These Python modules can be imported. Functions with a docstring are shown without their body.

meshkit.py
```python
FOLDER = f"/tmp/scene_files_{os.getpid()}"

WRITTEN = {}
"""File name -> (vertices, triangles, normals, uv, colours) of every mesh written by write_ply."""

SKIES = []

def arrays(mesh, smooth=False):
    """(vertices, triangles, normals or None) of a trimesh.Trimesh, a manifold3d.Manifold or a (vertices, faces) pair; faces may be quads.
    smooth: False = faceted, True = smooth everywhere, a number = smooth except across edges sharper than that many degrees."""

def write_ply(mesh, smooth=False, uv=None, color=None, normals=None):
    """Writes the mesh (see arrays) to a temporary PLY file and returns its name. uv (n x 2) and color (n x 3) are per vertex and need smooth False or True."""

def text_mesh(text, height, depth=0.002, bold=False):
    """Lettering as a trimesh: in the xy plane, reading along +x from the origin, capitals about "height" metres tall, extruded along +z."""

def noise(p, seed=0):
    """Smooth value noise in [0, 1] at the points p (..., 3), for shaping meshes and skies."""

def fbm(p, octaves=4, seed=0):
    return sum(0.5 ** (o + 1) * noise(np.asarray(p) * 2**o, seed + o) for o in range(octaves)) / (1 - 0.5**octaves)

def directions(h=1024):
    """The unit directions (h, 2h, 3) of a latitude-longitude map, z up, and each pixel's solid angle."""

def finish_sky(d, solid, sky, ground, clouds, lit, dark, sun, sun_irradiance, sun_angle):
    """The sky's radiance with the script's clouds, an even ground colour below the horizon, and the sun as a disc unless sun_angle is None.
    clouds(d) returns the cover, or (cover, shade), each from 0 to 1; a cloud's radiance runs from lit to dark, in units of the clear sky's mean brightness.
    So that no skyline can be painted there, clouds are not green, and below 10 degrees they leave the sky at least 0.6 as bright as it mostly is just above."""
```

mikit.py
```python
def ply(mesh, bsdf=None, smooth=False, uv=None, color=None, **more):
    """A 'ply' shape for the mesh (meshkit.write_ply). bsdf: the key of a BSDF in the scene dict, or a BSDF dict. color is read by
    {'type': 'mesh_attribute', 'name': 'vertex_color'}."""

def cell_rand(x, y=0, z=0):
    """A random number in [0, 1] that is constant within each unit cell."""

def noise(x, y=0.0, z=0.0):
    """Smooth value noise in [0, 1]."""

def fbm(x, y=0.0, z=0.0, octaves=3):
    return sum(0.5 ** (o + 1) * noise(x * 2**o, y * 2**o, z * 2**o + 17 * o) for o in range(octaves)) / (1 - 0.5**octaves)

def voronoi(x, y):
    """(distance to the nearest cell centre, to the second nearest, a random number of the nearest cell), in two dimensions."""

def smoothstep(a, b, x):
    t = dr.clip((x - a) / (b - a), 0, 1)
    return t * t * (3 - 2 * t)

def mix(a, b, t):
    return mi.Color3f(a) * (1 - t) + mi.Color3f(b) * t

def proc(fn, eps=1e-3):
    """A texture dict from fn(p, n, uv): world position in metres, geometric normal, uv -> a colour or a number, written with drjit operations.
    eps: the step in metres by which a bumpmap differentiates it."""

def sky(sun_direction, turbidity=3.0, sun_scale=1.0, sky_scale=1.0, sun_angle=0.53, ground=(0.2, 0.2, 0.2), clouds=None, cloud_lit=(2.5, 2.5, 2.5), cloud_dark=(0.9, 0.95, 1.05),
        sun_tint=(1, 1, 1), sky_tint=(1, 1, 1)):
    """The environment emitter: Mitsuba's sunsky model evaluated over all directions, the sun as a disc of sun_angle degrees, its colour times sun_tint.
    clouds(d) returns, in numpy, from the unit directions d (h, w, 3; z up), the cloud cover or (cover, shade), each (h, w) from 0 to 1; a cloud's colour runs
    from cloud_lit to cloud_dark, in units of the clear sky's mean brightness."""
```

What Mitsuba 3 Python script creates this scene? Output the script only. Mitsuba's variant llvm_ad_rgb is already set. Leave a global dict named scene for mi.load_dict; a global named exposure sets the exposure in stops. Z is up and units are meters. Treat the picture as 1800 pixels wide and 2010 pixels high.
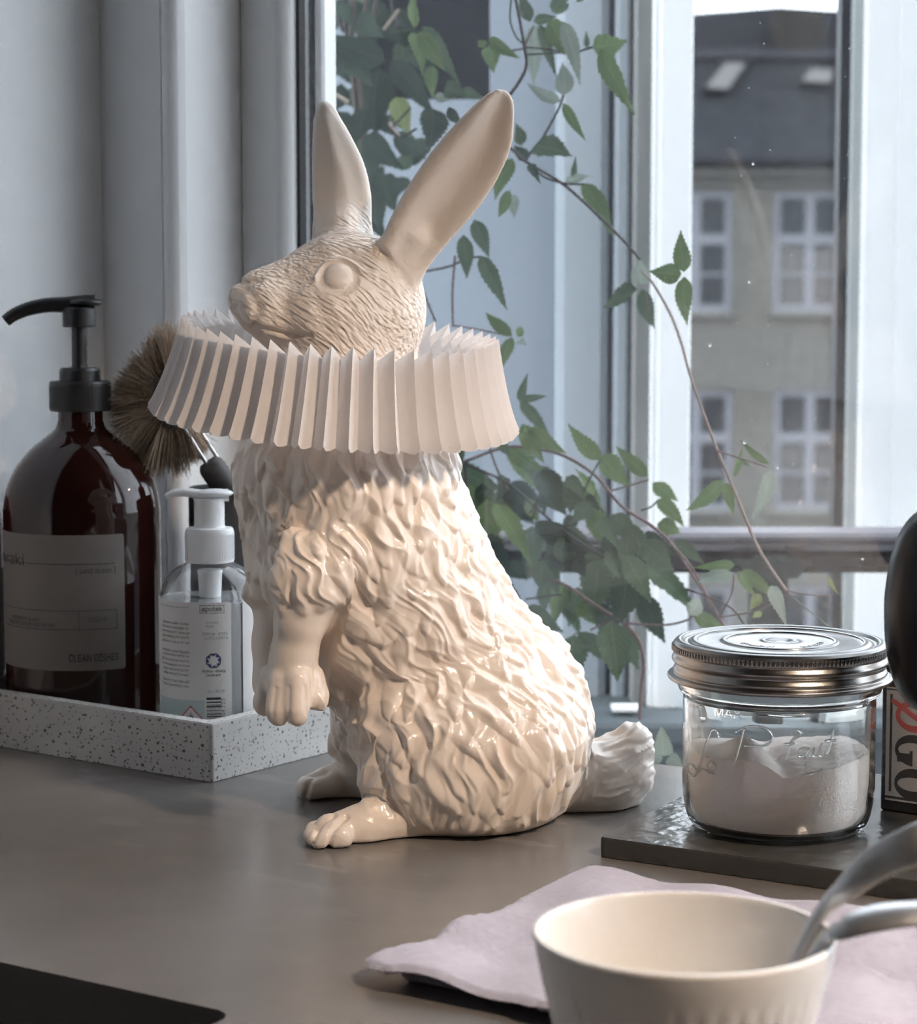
import math, random, sys
import numpy as np, trimesh, manifold3d as m3, shapely, shapely.geometry as sg, shapely.ops as so
import drjit as dr
import mitsuba as mi, mikit, meshkit
from scipy import ndimage
from scipy.spatial import cKDTree

scene, labels = {}, {}
T = mi.ScalarTransform4f

# ------------------------------------------------------------------ camera, sky, exposure
FPX, PITCH, YAW, EYE_Z = 4500.0, math.radians(5.65), math.radians(33.0), 0.32
c_, s_, cp_, sp_ = math.cos(YAW), math.sin(YAW), math.cos(PITCH), math.sin(PITCH)
EYE = np.array([0, 0, EYE_Z])
RT = np.array([c_, s_, 0.0]); HF = np.array([-s_, c_, 0.0])      # camera right and its horizontal forward direction
FW = np.array([-s_ * cp_, c_ * cp_, -sp_]); UP = np.array([-s_ * sp_, c_ * sp_, cp_])
scene['camera'] = {'type': 'thinlens', 'fov': math.degrees(2 * math.atan(900 / FPX)), 'fov_axis': 'x', 'aperture_radius': 0.0030, 'focus_distance': 1.345,
                   'near_clip': 0.05, 'far_clip': 500.0,
                   'to_world': T().look_at(origin=EYE.tolist(), target=(EYE + FW).tolist(), up=[0, 0, 1])}
exposure = 4.8
SKY = 1.0
def overcast(d):
    n = meshkit.fbm(d * np.array([2.5, 2.5, 5.0]), 3, 5)
    return np.ones(d.shape[:2]), np.clip(0.45 + 0.8 * (n - 0.5), 0, 1)
scene['sky'] = mikit.sky([0.5, 0.6, 0.62], turbidity=5.0, sun_scale=0.0, sky_scale=SKY, ground=(0.22, 0.22, 0.21), clouds=overcast,
                         cloud_lit=(1.42, 1.55, 1.68), cloud_dark=(1.05, 1.16, 1.28))
LAMP_W = 0.92      # the warm ceiling lamp of the room, built below

# ------------------------------------------------------------------ from picture measurements to places in the room
def ray(px, py): return FW + RT * (px - 900) / FPX - UP * (py - 1005) / FPX
def W(px, py, h):                                   # the point seen at (px, py) at the horizontal forward distance h
    r = ray(px, py); return EYE + r * (h / (r @ HF))
def G(px, py, z=0.0):
    r = ray(px, py); return EYE + r * (z - EYE_Z) / r[2]
def PY(px, py, Y):
    r = ray(px, py); return EYE + r * Y / r[1]
def project(p):
    d = np.asarray(p) - EYE; z = d @ FW
    return np.stack([900 + FPX * (d @ RT) / z, 1005 - FPX * (d @ UP) / z, z], -1)
def hdist(p): return float(np.asarray(p) @ HF)

# ------------------------------------------------------------------ entries
def add(key, mesh, mat, smooth=False, **kw):
    """One entry of the scene; a key that is taken gets the next three-digit number."""
    k, n = key, 0
    while k in scene:
        n += 1; k = f'{key}_{n:03d}'
    scene[k] = mikit.ply(mesh, mat, smooth, **kw)
    return k
USED = set()
def thing(name, label, cat, group=None, kind=None):
    k, n = name, 0
    while k in USED:
        n += 1; k = f'{name}_{n:03d}'
    USED.add(k)
    labels[k] = {'label': label, 'category': cat}
    if group: labels[k]['group'] = group
    if kind: labels[k]['kind'] = kind
    return k
def struct(name, mesh, mat, smooth=False, label=None):
    k = add(name, mesh, mat, smooth)
    labels[k] = {'kind': 'structure'}
    if label: labels[k]['label'] = label
    return k
def part_label(k, text): labels.setdefault(k, {})['label'] = text

# ------------------------------------------------------------------ mesh helpers
cat_ = trimesh.util.concatenate
def box(lo, hi):
    lo, hi = np.array(lo, float), np.array(hi, float)
    b = trimesh.creation.box(extents=hi - lo); b.apply_translation((lo + hi) / 2); return b
def bbox(lo, hi, r=0.002):
    """A box with chamfered edges."""
    lo, hi = np.array(lo, float), np.array(hi, float)
    r = min(r, 0.45 * (hi - lo).min())
    pts = []
    for sx in (0, 1):
        for sy in (0, 1):
            for sz in (0, 1):
                q = np.where([sx, sy, sz], hi, lo); d = np.where([sx, sy, sz], -r, r)
                for k in range(3):
                    e = d.copy(); e[k] = 0; pts.append(q + e)
    return trimesh.convex.convex_hull(np.array(pts))
def lathe(prof, n=64, closed=False):
    """Revolves (radius, height) points about z."""
    prof = np.array(prof, float); m = len(prof)
    a = np.arange(n) * 2 * np.pi / n
    v = np.stack([prof[:, 0][:, None] * np.cos(a), prof[:, 0][:, None] * np.sin(a), np.repeat(prof[:, 1][:, None], n, 1)], -1).reshape(-1, 3)
    f = []
    rng = range(m if closed else m - 1)
    i = np.arange(n); j = (i + 1) % n
    for k in rng:
        k2 = (k + 1) % m
        f += [np.stack([k * n + i, k * n + j, k2 * n + j], 1), np.stack([k * n + i, k2 * n + j, k2 * n + i], 1)]
    t = trimesh.Trimesh(v, np.vstack(f), process=False)
    t.merge_vertices(); t.update_faces(t.nondegenerate_faces())
    return t
def spline(pts, n):
    """A Catmull-Rom curve through the points, n samples."""
    p = np.array(pts, float)
    if len(p) == 2: return p[0] + (p[1] - p[0]) * np.linspace(0, 1, n)[:, None]
    p = np.vstack([2 * p[0] - p[1], p, 2 * p[-1] - p[-2]])
    t = np.linspace(0, len(p) - 3 - 1e-9, n); i = t.astype(int); u = (t - i)[:, None]
    a, b, c, d = p[i], p[i + 1], p[i + 2], p[i + 3]
    return 0.5 * (2 * b + (c - a) * u + (2 * a - 5 * b + 4 * c - d) * u**2 + (3 * b - a - 3 * c + d) * u**3)
def tube(pts, rad, sides=8, caps=True):
    p = np.array(pts, float); n = len(p)
    r = np.broadcast_to(np.asarray(rad, float), (n,))
    t = np.gradient(p, axis=0); t /= np.linalg.norm(t, axis=1, keepdims=True) + 1e-12
    a = np.cross(t[0], [0, 0, 1.0] if abs(t[0][2]) < 0.9 else [1.0, 0, 0]); A = []
    for k in range(n):
        a = a - t[k] * (a @ t[k]); a /= np.linalg.norm(a) + 1e-12; A.append(a)
    A = np.array(A); B = np.cross(t, A); g = np.arange(sides) * 2 * np.pi / sides
    v = p[:, None] + r[:, None, None] * (np.cos(g)[None, :, None] * A[:, None] + np.sin(g)[None, :, None] * B[:, None])
    v = v.reshape(-1, 3); i, j = np.meshgrid(np.arange(n - 1), np.arange(sides), indexing='ij')
    q = np.stack([i * sides + j, i * sides + (j + 1) % sides, (i + 1) * sides + (j + 1) % sides, (i + 1) * sides + j], -1).reshape(-1, 4)
    f = [q[:, [0, 1, 2]], q[:, [0, 2, 3]]]
    if caps:
        v = np.vstack([v, p[:1], p[-1:]]); k = np.arange(sides); k2 = (k + 1) % sides; m = n * sides
        f += [np.stack([k2, k, k * 0 + m], 1), np.stack([(n - 1) * sides + k, (n - 1) * sides + k2, k * 0 + m + 1], 1)]
    return trimesh.Trimesh(v, np.vstack(f), process=False)
def prism(poly, z0, z1):
    m = trimesh.creation.extrude_polygon(poly, z1 - z0, engine='earcut'); m.apply_translation([0, 0, z0]); return m
def place(mesh, M): m = mesh.copy(); m.apply_transform(M); return m
def mat4(x, y, z, o):
    M = np.eye(4); M[:3, 0], M[:3, 1], M[:3, 2], M[:3, 3] = x, y, z, o; return M
def rotz(a, o=(0, 0, 0)):
    return mat4([math.cos(a), math.sin(a), 0], [-math.sin(a), math.cos(a), 0], [0, 0, 1], o)
def relax(v, f, n=2, lam=0.5, mu=-0.53):
    """Taubin smoothing of (v, f)."""
    from scipy.sparse import coo_matrix, diags
    e = np.vstack([f[:, [0, 1]], f[:, [1, 2]], f[:, [2, 0]]]); e = np.vstack([e, e[:, ::-1]])
    A = coo_matrix((np.ones(len(e)), (e[:, 0], e[:, 1])), shape=(len(v),) * 2).tocsr(); A.data[:] = 1
    A = diags(1 / np.maximum(np.asarray(A.sum(1)).ravel(), 1)) @ A
    for _ in range(n):
        for k in (lam, mu): v = v + k * (A @ v - v)
    return v
def to_trimesh(m):
    k = m.to_mesh(); return trimesh.Trimesh(k.vert_properties[:, :3], k.tri_verts, process=False)
# ------------------------------------------------------------------ materials
def rgb(*v): return {'type': 'rgb', 'value': [float(x) for x in v]}
def srgb(r, g, b):
    return [((x / 255 + 0.055) / 1.055) ** 2.4 if x > 10 else x / 255 / 12.92 for x in (r, g, b)]
def mat(name, d, two=True):
    scene[name] = {'type': 'twosided', 'b': d} if two else d
def principled(name, col, rough=0.5, two=True, **kw):
    c = rgb(*col) if isinstance(col, (tuple, list)) else col
    d = {'type': 'principled', 'base_color': c, 'roughness': rough, **kw}
    mat(name, d, two)
def bumped(name, d, fn, scale, eps=4e-4):
    scene[name] = {'type': 'twosided', 'b': {'type': 'bumpmap', 'arbitrary': mikit.proc(fn, eps), 'scale': scale, 'b': d}}
nz, fbm, mix, sstep = mikit.noise, mikit.fbm, mikit.mix, mikit.smoothstep

def plaster_c(p, n, uv):
    return mix([0.70, 0.712, 0.725], [0.77, 0.782, 0.795], fbm(p.x * 9, p.y * 9, p.z * 9))
bumped('m_plaster', {'type': 'principled', 'base_color': mikit.proc(plaster_c), 'roughness': 0.75, 'specular': 0.25},
       lambda p, n, uv: fbm(p.x * 60, p.y * 60, p.z * 40, 3) + 0.4 * nz(p.x * 300, p.y * 300, p.z * 300), 0.0007)
principled('m_room', (0.04, 0.04, 0.04), 0.9)
principled('m_floor', (0.04, 0.034, 0.03), 0.6)
principled('m_paint', (0.72, 0.73, 0.74), 0.38, specular=0.4)
principled('m_gasket', (0.012, 0.015, 0.018), 0.5)
principled('m_alu', (0.55, 0.57, 0.58), 0.35, metallic=0.6)
def counter_c(p, n, uv):
    a = fbm(p.x * 14, p.y * 14, 3.0, 4)
    b = sstep(0.62, 0.78, fbm(p.x * 22 + 5, p.y * 55, 1.0, 4)) * sstep(0.45, 0.7, fbm(p.x * 6, p.y * 6, 9.0, 2))
    return mix(mix([0.092, 0.084, 0.079], [0.132, 0.122, 0.115], a), [0.21, 0.196, 0.184], 0.35 * b)
def counter_r(p, n, uv):
    return 0.20 + 0.14 * fbm(p.x * 9, p.y * 9, 5.0, 3)
mat('m_counter', {'type': 'principled', 'base_color': mikit.proc(counter_c), 'roughness': mikit.proc(counter_r), 'specular': 0.75})
principled('m_sink', (0.009, 0.009, 0.009), 0.55)
principled('m_cabinet', (0.03, 0.03, 0.03), 0.5)
scene['m_pane'] = {'type': 'thindielectric', 'int_ior': 1.5}
scene['m_pane_outer'] = {'type': 'thindielectric', 'int_ior': 1.2}

# glazed off-white porcelain of the lamp: fine hair strokes on head and ears come from a bump along the hair direction
EYE_P = W(662, 543, 1.325)
EAR0, EAR1 = W(808, 500, 1.343), W(985, 190, 1.33); EARD = EAR1 - EAR0; EARL = float(EARD @ EARD)
def hair_bump(p, n, uv):
    x = p.x * c_ + p.y * s_; h = -p.x * s_ + p.y * c_
    wob = 0.012 * fbm(x * 25, p.z * 25, h * 25, 2)
    a = x * 0.86 - (p.z + wob) * 0.5; b = x * 0.5 + (p.z + wob) * 0.86
    k = nz(a * 150, b * 650, h * 500) + 0.6 * nz(a * 240 + 7, b * 1000, h * 800)
    e = dr.sqrt(dr.square(p.x - EYE_P[0]) + dr.square(p.y - EYE_P[1]) + dr.square(p.z - EYE_P[2]))
    tt = dr.clip(((p.x - EAR0[0]) * EARD[0] + (p.y - EAR0[1]) * EARD[1] + (p.z - EAR0[2]) * EARD[2]) / EARL, 0, 1)
    de = dr.sqrt(sum(dr.square(v - EAR0[i] - tt * EARD[i]) for i, v in enumerate((p.x, p.y, p.z))))
    return k * sstep(.235, .265, p.z) * (1 - .85 * sstep(.352, .372, p.z)) * sstep(.0105, .0145, e) * (.15 + .85 * sstep(.016, .026, de))   # scratched on the head, faint on the ears, none on the eye
def cream_c(p, n, uv):
    return mix([0.66, 0.575, 0.505], [0.72, 0.64, 0.57], fbm(p.x * 30, p.y * 30, p.z * 30, 3))
CREAM = {'type': 'principled', 'base_color': mikit.proc(cream_c), 'roughness': mikit.proc(lambda p, n, uv: 0.22 + 0.26 * sstep(.22, .27, p.z)), 'specular': 0.55}
bumped('m_porcelain', CREAM, hair_bump, 0.0014, 2e-4)
scene['m_porcelain_fur'] = {'type': 'twosided', 'b': {'type': 'principled', 'base_color': mikit.proc(cream_c), 'roughness': 0.2, 'specular': 0.6}}
scene['m_paper'] = {'type': 'principledthin', 'base_color': rgb(0.78, 0.745, 0.73), 'roughness': 0.7, 'diff_trans': 0.7, 'spec_trans': 0.0}
# ------------------------------------------------------------------ the room
XW, YC, YS, YG = -1.188, 1.330, 1.400, 1.415      # left wall, window casing face, sash face, glass
ZF, ZC, XR, YB = -0.90, 1.65, 2.6, -2.4
X_REV0, X_REV1, X_OPEN = -1.1093, -1.1085, 1.5      # reveal, and the far end of the window band
struct('floor', box([XW - .1, YB - .1, ZF - .05], [XR + .1, YC + .3, ZF]), 'm_floor')
struct('ceiling', box([XW - .1, YB - .1, ZC], [XR + .1, YC + .3, ZC + .05]), 'm_room')
struct('wall_left', box([XW - .1, YB - .1, ZF], [XW, YC + .3, ZC]), 'm_plaster', label='pale grey plastered wall beside the window')
struct('wall_back', box([XW, YB - .1, ZF], [XR, YB, ZC]), 'm_room')
struct('wall_right', box([XR, YB, ZF], [XR + .1, YC + .3, ZC]), 'm_room')
ZW0, ZW1 = -0.11, 1.50
struct('wall_window', cat_([box([XW, YC, ZF], [XR, YC + .16, ZW0]), box([XW, YC, ZW1], [XR, YC + .16, ZC]), box([X_OPEN, YC, ZW0], [XR, YC + .16, ZW1]),
                            box([XW, YC + .02, ZW0], [X_REV0 - .012, YC + .16, ZW1])]), 'm_plaster')
# casing: flat board, beaded edge, splayed reveal -- one moulded profile swept up the jamb (X, Y)
def jamb(profile, z0, z1):
    return prism(sg.Polygon(profile), z0, z1)
def px_x(px, Y): return PY(px, 600, Y)[0]
xb0, xb1 = px_x(322, YC), px_x(360, YC)
bead = [(xb0 + (xb1 - xb0) * t, YC - 0.008 * math.sin(math.pi * min(1, max(0, (t - .12) / .88))) ** .6 * (0 if t < .12 else 1)) for t in np.linspace(0, 1, 24)]
casing = [(XW, YC + .02), (XW, YC), (xb0 - .0006, YC), (xb0 - .0005, YC - .003), (xb0 + .0016, YC - .003), (xb0 + .0018, YC)] + bead[3:] + [(xb1 + .001, YC + .004), (X_REV1, YS + .004), (X_REV1, YS + .03), (X_REV0 - .012, YS + .03), (X_REV0 - .012, YC + .02)]
struct('trim_1', jamb(casing, ZW0, ZW1), 'm_paint', label='white moulded window casing with beaded edge')
# window_1: sash frame of stile (flat, bead, rounded moulding), gasket, outer aluminium strips, bottom and top rail, mullion, pane
x545, x585, x597 = px_x(545, YS), px_x(585, YG - .004), px_x(597, YG)
rnd = [(x545 + (x585 - x545) * t, YS - 0.003 + (YG - .004 - YS + .003) * (1 - math.sqrt(max(0, 1 - t * t)))) for t in np.linspace(0, 1, 16)]
stile = [(X_REV1 + .0012, YG + .03), (X_REV1 + .0012, YS), (x545 - .002, YS), (x545 - .0018, YS - .002), (x545 - .0006, YS - .003)] + rnd + [(x585, YG + .03)]
k = struct('window_1', jamb(stile, ZW0, ZW1), 'm_paint', label='white framed window with rain-spotted pane')
def wpart(name, mesh, m, smooth=False):
    return add('window_1__' + name, mesh, m, smooth)
wpart('gasket', box([x585, YG - .004, ZW0], [x597, YG + .004, ZW1]), 'm_gasket')
x618, x630, x650 = px_x(618, YG + .02), px_x(630, YG + .02), px_x(650, YG + .02)
wpart('spacer_bar', box([x597 - .001, YG + .004, ZW0], [x618, YG + .016, ZW1]), 'm_alu')
wpart('outer_gasket', box([x618, YG + .010, ZW0], [x630, YG + .022, ZW1]), 'm_gasket')
wpart('outer_stop', bbox([x630, YG + .012, ZW0], [x650, YG + .03, ZW1], .002), 'm_paint')
XM0, XM1 = -0.36, -0.29
wpart('bottom_rail', bbox([x545, YS, ZW0], [XM0, YG + .03, -0.045], .003), 'm_paint')
wpart('top_rail', bbox([x545, YS, ZW1 - .06], [XM0, YG + .03, ZW1], .003), 'm_paint')
wpart('mullion', bbox([XM0, YS - .01, ZW0], [XM1, YG + .04, ZW1], .003), 'm_paint')
pv = np.array([[x585, YG, -.06], [XM0 + .01, YG, -.06], [XM0 + .01, YG, ZW1 - .05], [x585, YG, ZW1 - .05]])
wpart('pane', (pv, np.array([[0, 1, 2], [0, 2, 3]])), 'm_pane')

# counter with the sink cut-out (rounded corner at the photograph's lower left)
sc = G(465, 1990); SX, SY = sc[0], sc[1]
top = sg.box(XW, 0.16, 1.9, 1.344).difference(sg.box(XW - 1, 1.3295, X_REV0 + .002, 2)).difference(sg.box(-1.12, 0.30, SX, SY).buffer(-.012).buffer(.012))
t = thing('countertop', 'dark grey stone-look worktop running along the window', 'countertop')
add(t, prism(top, -0.03, 0.0), 'm_counter')
basin_o = sg.box(-1.13, 0.29, SX + .01, SY + .01).buffer(-.015).buffer(.015); basin_i = sg.box(-1.118, 0.302, SX - .002, SY - .002).buffer(-.012).buffer(.012)
t = thing('sink', 'black composite sink set into the worktop at the lower left corner', 'sink')
add(t + '__bowl', cat_([prism(basin_o.difference(basin_i), -0.22, -0.0305), prism(basin_o, -0.235, -0.22)]), 'm_sink')
add(t + '__drain', place(lathe([(0, .004), (.02, .003), (.032, .004), (.036, .001), (.036, 0), (0, 0)], 32), rotz(0, [-.87, .5, -.219])), 'm_alu')
t = thing('base_cabinet', 'dark base cabinet under the worktop', 'cabinet')
add(t + '__front', cat_([box([XW, .20, ZF], [1.9, .22, -.032])]), 'm_cabinet')

# the warm lamp over the worktop: a pendant with an opaque conical shade, out of frame to the right
LP = np.array([0.25, 0.74, 0.88])
t = thing('pendant_lamp', 'pendant lamp with conical metal shade hanging over the worktop to the right', 'lamp')
g = trimesh.creation.icosphere(3, 0.05); g.apply_translation(LP)
k = add(t + '__globe', g, None, True)
scene[k]['emitter'] = {'type': 'area', 'radiance': rgb(21.5 * LAMP_W, 17.0 * LAMP_W, 13.2 * LAMP_W)}
add(t + '__shade', place(lathe([(.025, .10), (.08, .088), (.20, .0), (.30, -.15), (.302, -.15), (.202, .002), (.081, .0905), (.025, .1025)], 64, True), rotz(0, LP)), 'm_cabinet', 40)
add(t + '__cord', tube([LP + [0, 0, .048], [LP[0], LP[1], ZC]], .003), 'm_gasket')
# ------------------------------------------------------------------ the rabbit: an implicit body in metres, axes = camera right, horizontal forward, up
H0, PXM = 1.36, 0.000302
CW = np.stack([RT, HF, [0, 0, 1.0]], 1)            # columns: from (x, h, z) to the room
def J(px, py, dh=0.0):
    p = W(px, py, H0 + dh / 1000); return np.array([p @ RT, p @ HF, p[2]])
VX = 0.00175
lo = J(430, 1668)[0], H0 - 0.115, -0.0035
lo = np.array([J(425, 900)[0], H0 - 0.115, -0.0053]); hi = np.array([J(1290, 900)[0], H0 + 0.125, J(900, 165)[2] + .01])
nx, nh, nzz = np.ceil((hi - lo) / VX).astype(int) + 1
gx, gh, gz = lo[0] + VX * np.arange(nx), lo[1] + VX * np.arange(nh), lo[2] + VX * np.arange(nzz)
D = np.full((nx, nh, nzz), 0.05, np.float32)
def window_(a, b):
    i0 = np.clip(np.floor((a - lo) / VX).astype(int), 0, None); i1 = np.minimum(np.ceil((b - lo) / VX).astype(int) + 1, [nx, nh, nzz])
    return tuple(slice(p, q) for p, q in zip(i0, i1))
def smin(a, b, k):
    h = np.maximum(k - np.abs(a - b), 0) / k
    return np.minimum(a, b) - h * h * k * 0.25
def join(fn, a, b, k):
    s = window_(np.asarray(a) - .03, np.asarray(b) + .03)
    X, Hh, Z = np.meshgrid(gx[s[0]], gh[s[1]], gz[s[2]], indexing='ij', sparse=True)
    D[s] = smin(D[s], fn(X, Hh, Z).astype(np.float32), k)
def cone(p1, r1, p2, r2, k=22):
    a, b = J(*p1), J(*p2); r1, r2 = r1 * PXM, r2 * PXM; ab = b - a; L2 = ab @ ab
    def fn(X, Hh, Z):
        t = np.clip(((X - a[0]) * ab[0] + (Hh - a[1]) * ab[1] + (Z - a[2]) * ab[2]) / L2, 0, 1)
        return np.sqrt((X - a[0] - t * ab[0]) ** 2 + (Hh - a[1] - t * ab[1]) ** 2 + (Z - a[2] - t * ab[2]) ** 2) - (r1 + t * (r2 - r1))
    R = max(r1, r2); join(fn, np.minimum(a, b) - R, np.maximum(a, b) + R, k * PXM)
def chain(pts, k=22):
    for (p, r), (q, s) in zip(pts, pts[1:]): cone(p, r, q, s, k)
def blob(p, rx, rz, rh, k=22, tilt=0.0, yaw=0.12):
    """An ellipsoid: radii in picture pixels across and up, in depth in pixels too; tilt in degrees in the picture plane."""
    c = J(*p); rx, rz, rh = rx * PXM, rz * PXM, rh * PXM; ct, st = math.cos(math.radians(tilt)), math.sin(math.radians(tilt)); R = max(rx, rz, rh)
    cy, sy = math.cos(yaw * 3), math.sin(yaw * 3)
    def fn(X, Hh, Z):
        x0, h0, z0 = X - c[0], Hh - c[1], Z - c[2]
        x1, h1 = x0 * cy + h0 * sy, -x0 * sy + h0 * cy
        x, z = x1 * ct + z0 * st, -x1 * st + z0 * ct
        q = np.sqrt((x / rx) ** 2 + (h1 / rh) ** 2 + (z / rz) ** 2); g = np.sqrt((x / rx**2) ** 2 + (h1 / rh**2) ** 2 + (z / rz**2) ** 2)
        return q * (q - 1) / np.maximum(g, 1e-6)
    join(fn, c - R, c + R, k * PXM)

# torso, haunches
chain([((668, 700, 2), 140), ((672, 800, 3), 165), ((682, 930, 4), 200), ((712, 1080, 8), 205), ((775, 1200, 16), 205), ((925, 1400, 33), 190)], 40)
blob((935, 1420, 34), 215, 235, 235, 60)
blob((925, 1480, -12), 218, 185, 190, 45)
blob((900, 1450, 75), 190, 175, 150, 45)
blob((780, 1450, -28), 70, 120, 90, 40)
cone((1000, 1560, 5), 95, (800, 1590, -22), 62, 40)
# near hind foot
chain([((830, 1600, -30), 66), ((715, 1622, -54), 40), ((650, 1632, -62), 35)], 25)
for (x, y, d, r) in ((622, 1648, -76, 20), (616, 1640, -63, 21), (618, 1631, -50, 20)):
    cone((670, y - 6, d + 3), 24, (x, y, d), r, 6)
# far hind leg and foot
chain([((760, 1390, 60), 110), ((735, 1480, 62), 75), ((715, 1530, 62), 46)], 30)
chain([((715, 1530, 62), 46), ((650, 1540, 60), 36), ((615, 1546, 58), 30)], 20)
for (y, d) in ((1548, 46), (1544, 64)): cone((650, y - 8, d + 2), 26, (603, y, d), 24, 6)
# front legs
chain([((660, 1080, -40), 72), ((610, 1150, -50), 60), ((590, 1215, -50), 47), ((577, 1285, -47), 42), ((571, 1330, -45), 52)], 22)
for (x0, y0, x1, y1, d, r) in ((536, 1330, 522, 1380, -42, 26), (556, 1335, 547, 1392, -58, 26), (584, 1335, 582, 1392, -62, 26), (610, 1330, 616, 1370, -52, 24)):
    cone((x0, y0, d + 5), r + 3, (x1, y1, d), r, 5)
cone((590, 1085, -52), 40, (552, 1192, -62), 9, 16)
cone((612, 1095, -58), 36, (596, 1196, -66), 9, 14)
cone((650, 1120, -56), 36, (632, 1190, -64), 8, 14)
chain([((600, 1080, 20), 80), ((552, 1170, 12), 56), ((542, 1260, 5), 44), ((538, 1340, 0), 44)], 22)
for (x, y, d) in ((520, 1375, -14), (528, 1384, 4), (538, 1378, 20)): cone((535, 1335, d), 24, (x, y, d), 21, 9)
# tail
chain([((1120, 1540, 30), 78), ((1178, 1536, 34), 80), ((1218, 1508, 36), 58), ((1240, 1465, 38), 35), ((1243, 1452, 38), 22)], 26)
cone((1190, 1560, 34), 50, (1225, 1570, 36), 34, 20)
# head
blob((696, 578, 4), 136, 122, 112, 30, 0)
cone((630, 575, -4), 98, (520, 588, -18), 60, 34)
cone((520, 588, -18), 55, (486, 590, -23), 38, 20)
cone((545, 628, -14), 40, (700, 650, 2), 90, 30)
blob((545, 612, -32), 72, 50, 30, 22, -18)
blob((690, 620, -26), 120, 78, 50, 30, -8)
cone((500, 628, -22), 26, (540, 645, -18), 40, 16)
cone((770, 525, -9), 46, (812, 470, -17), 20, 46)
blob((752, 625, 2), 78, 80, 95, 40)
cone((670, 510, 18), 60, (668, 455, 26), 40, 30)
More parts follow.
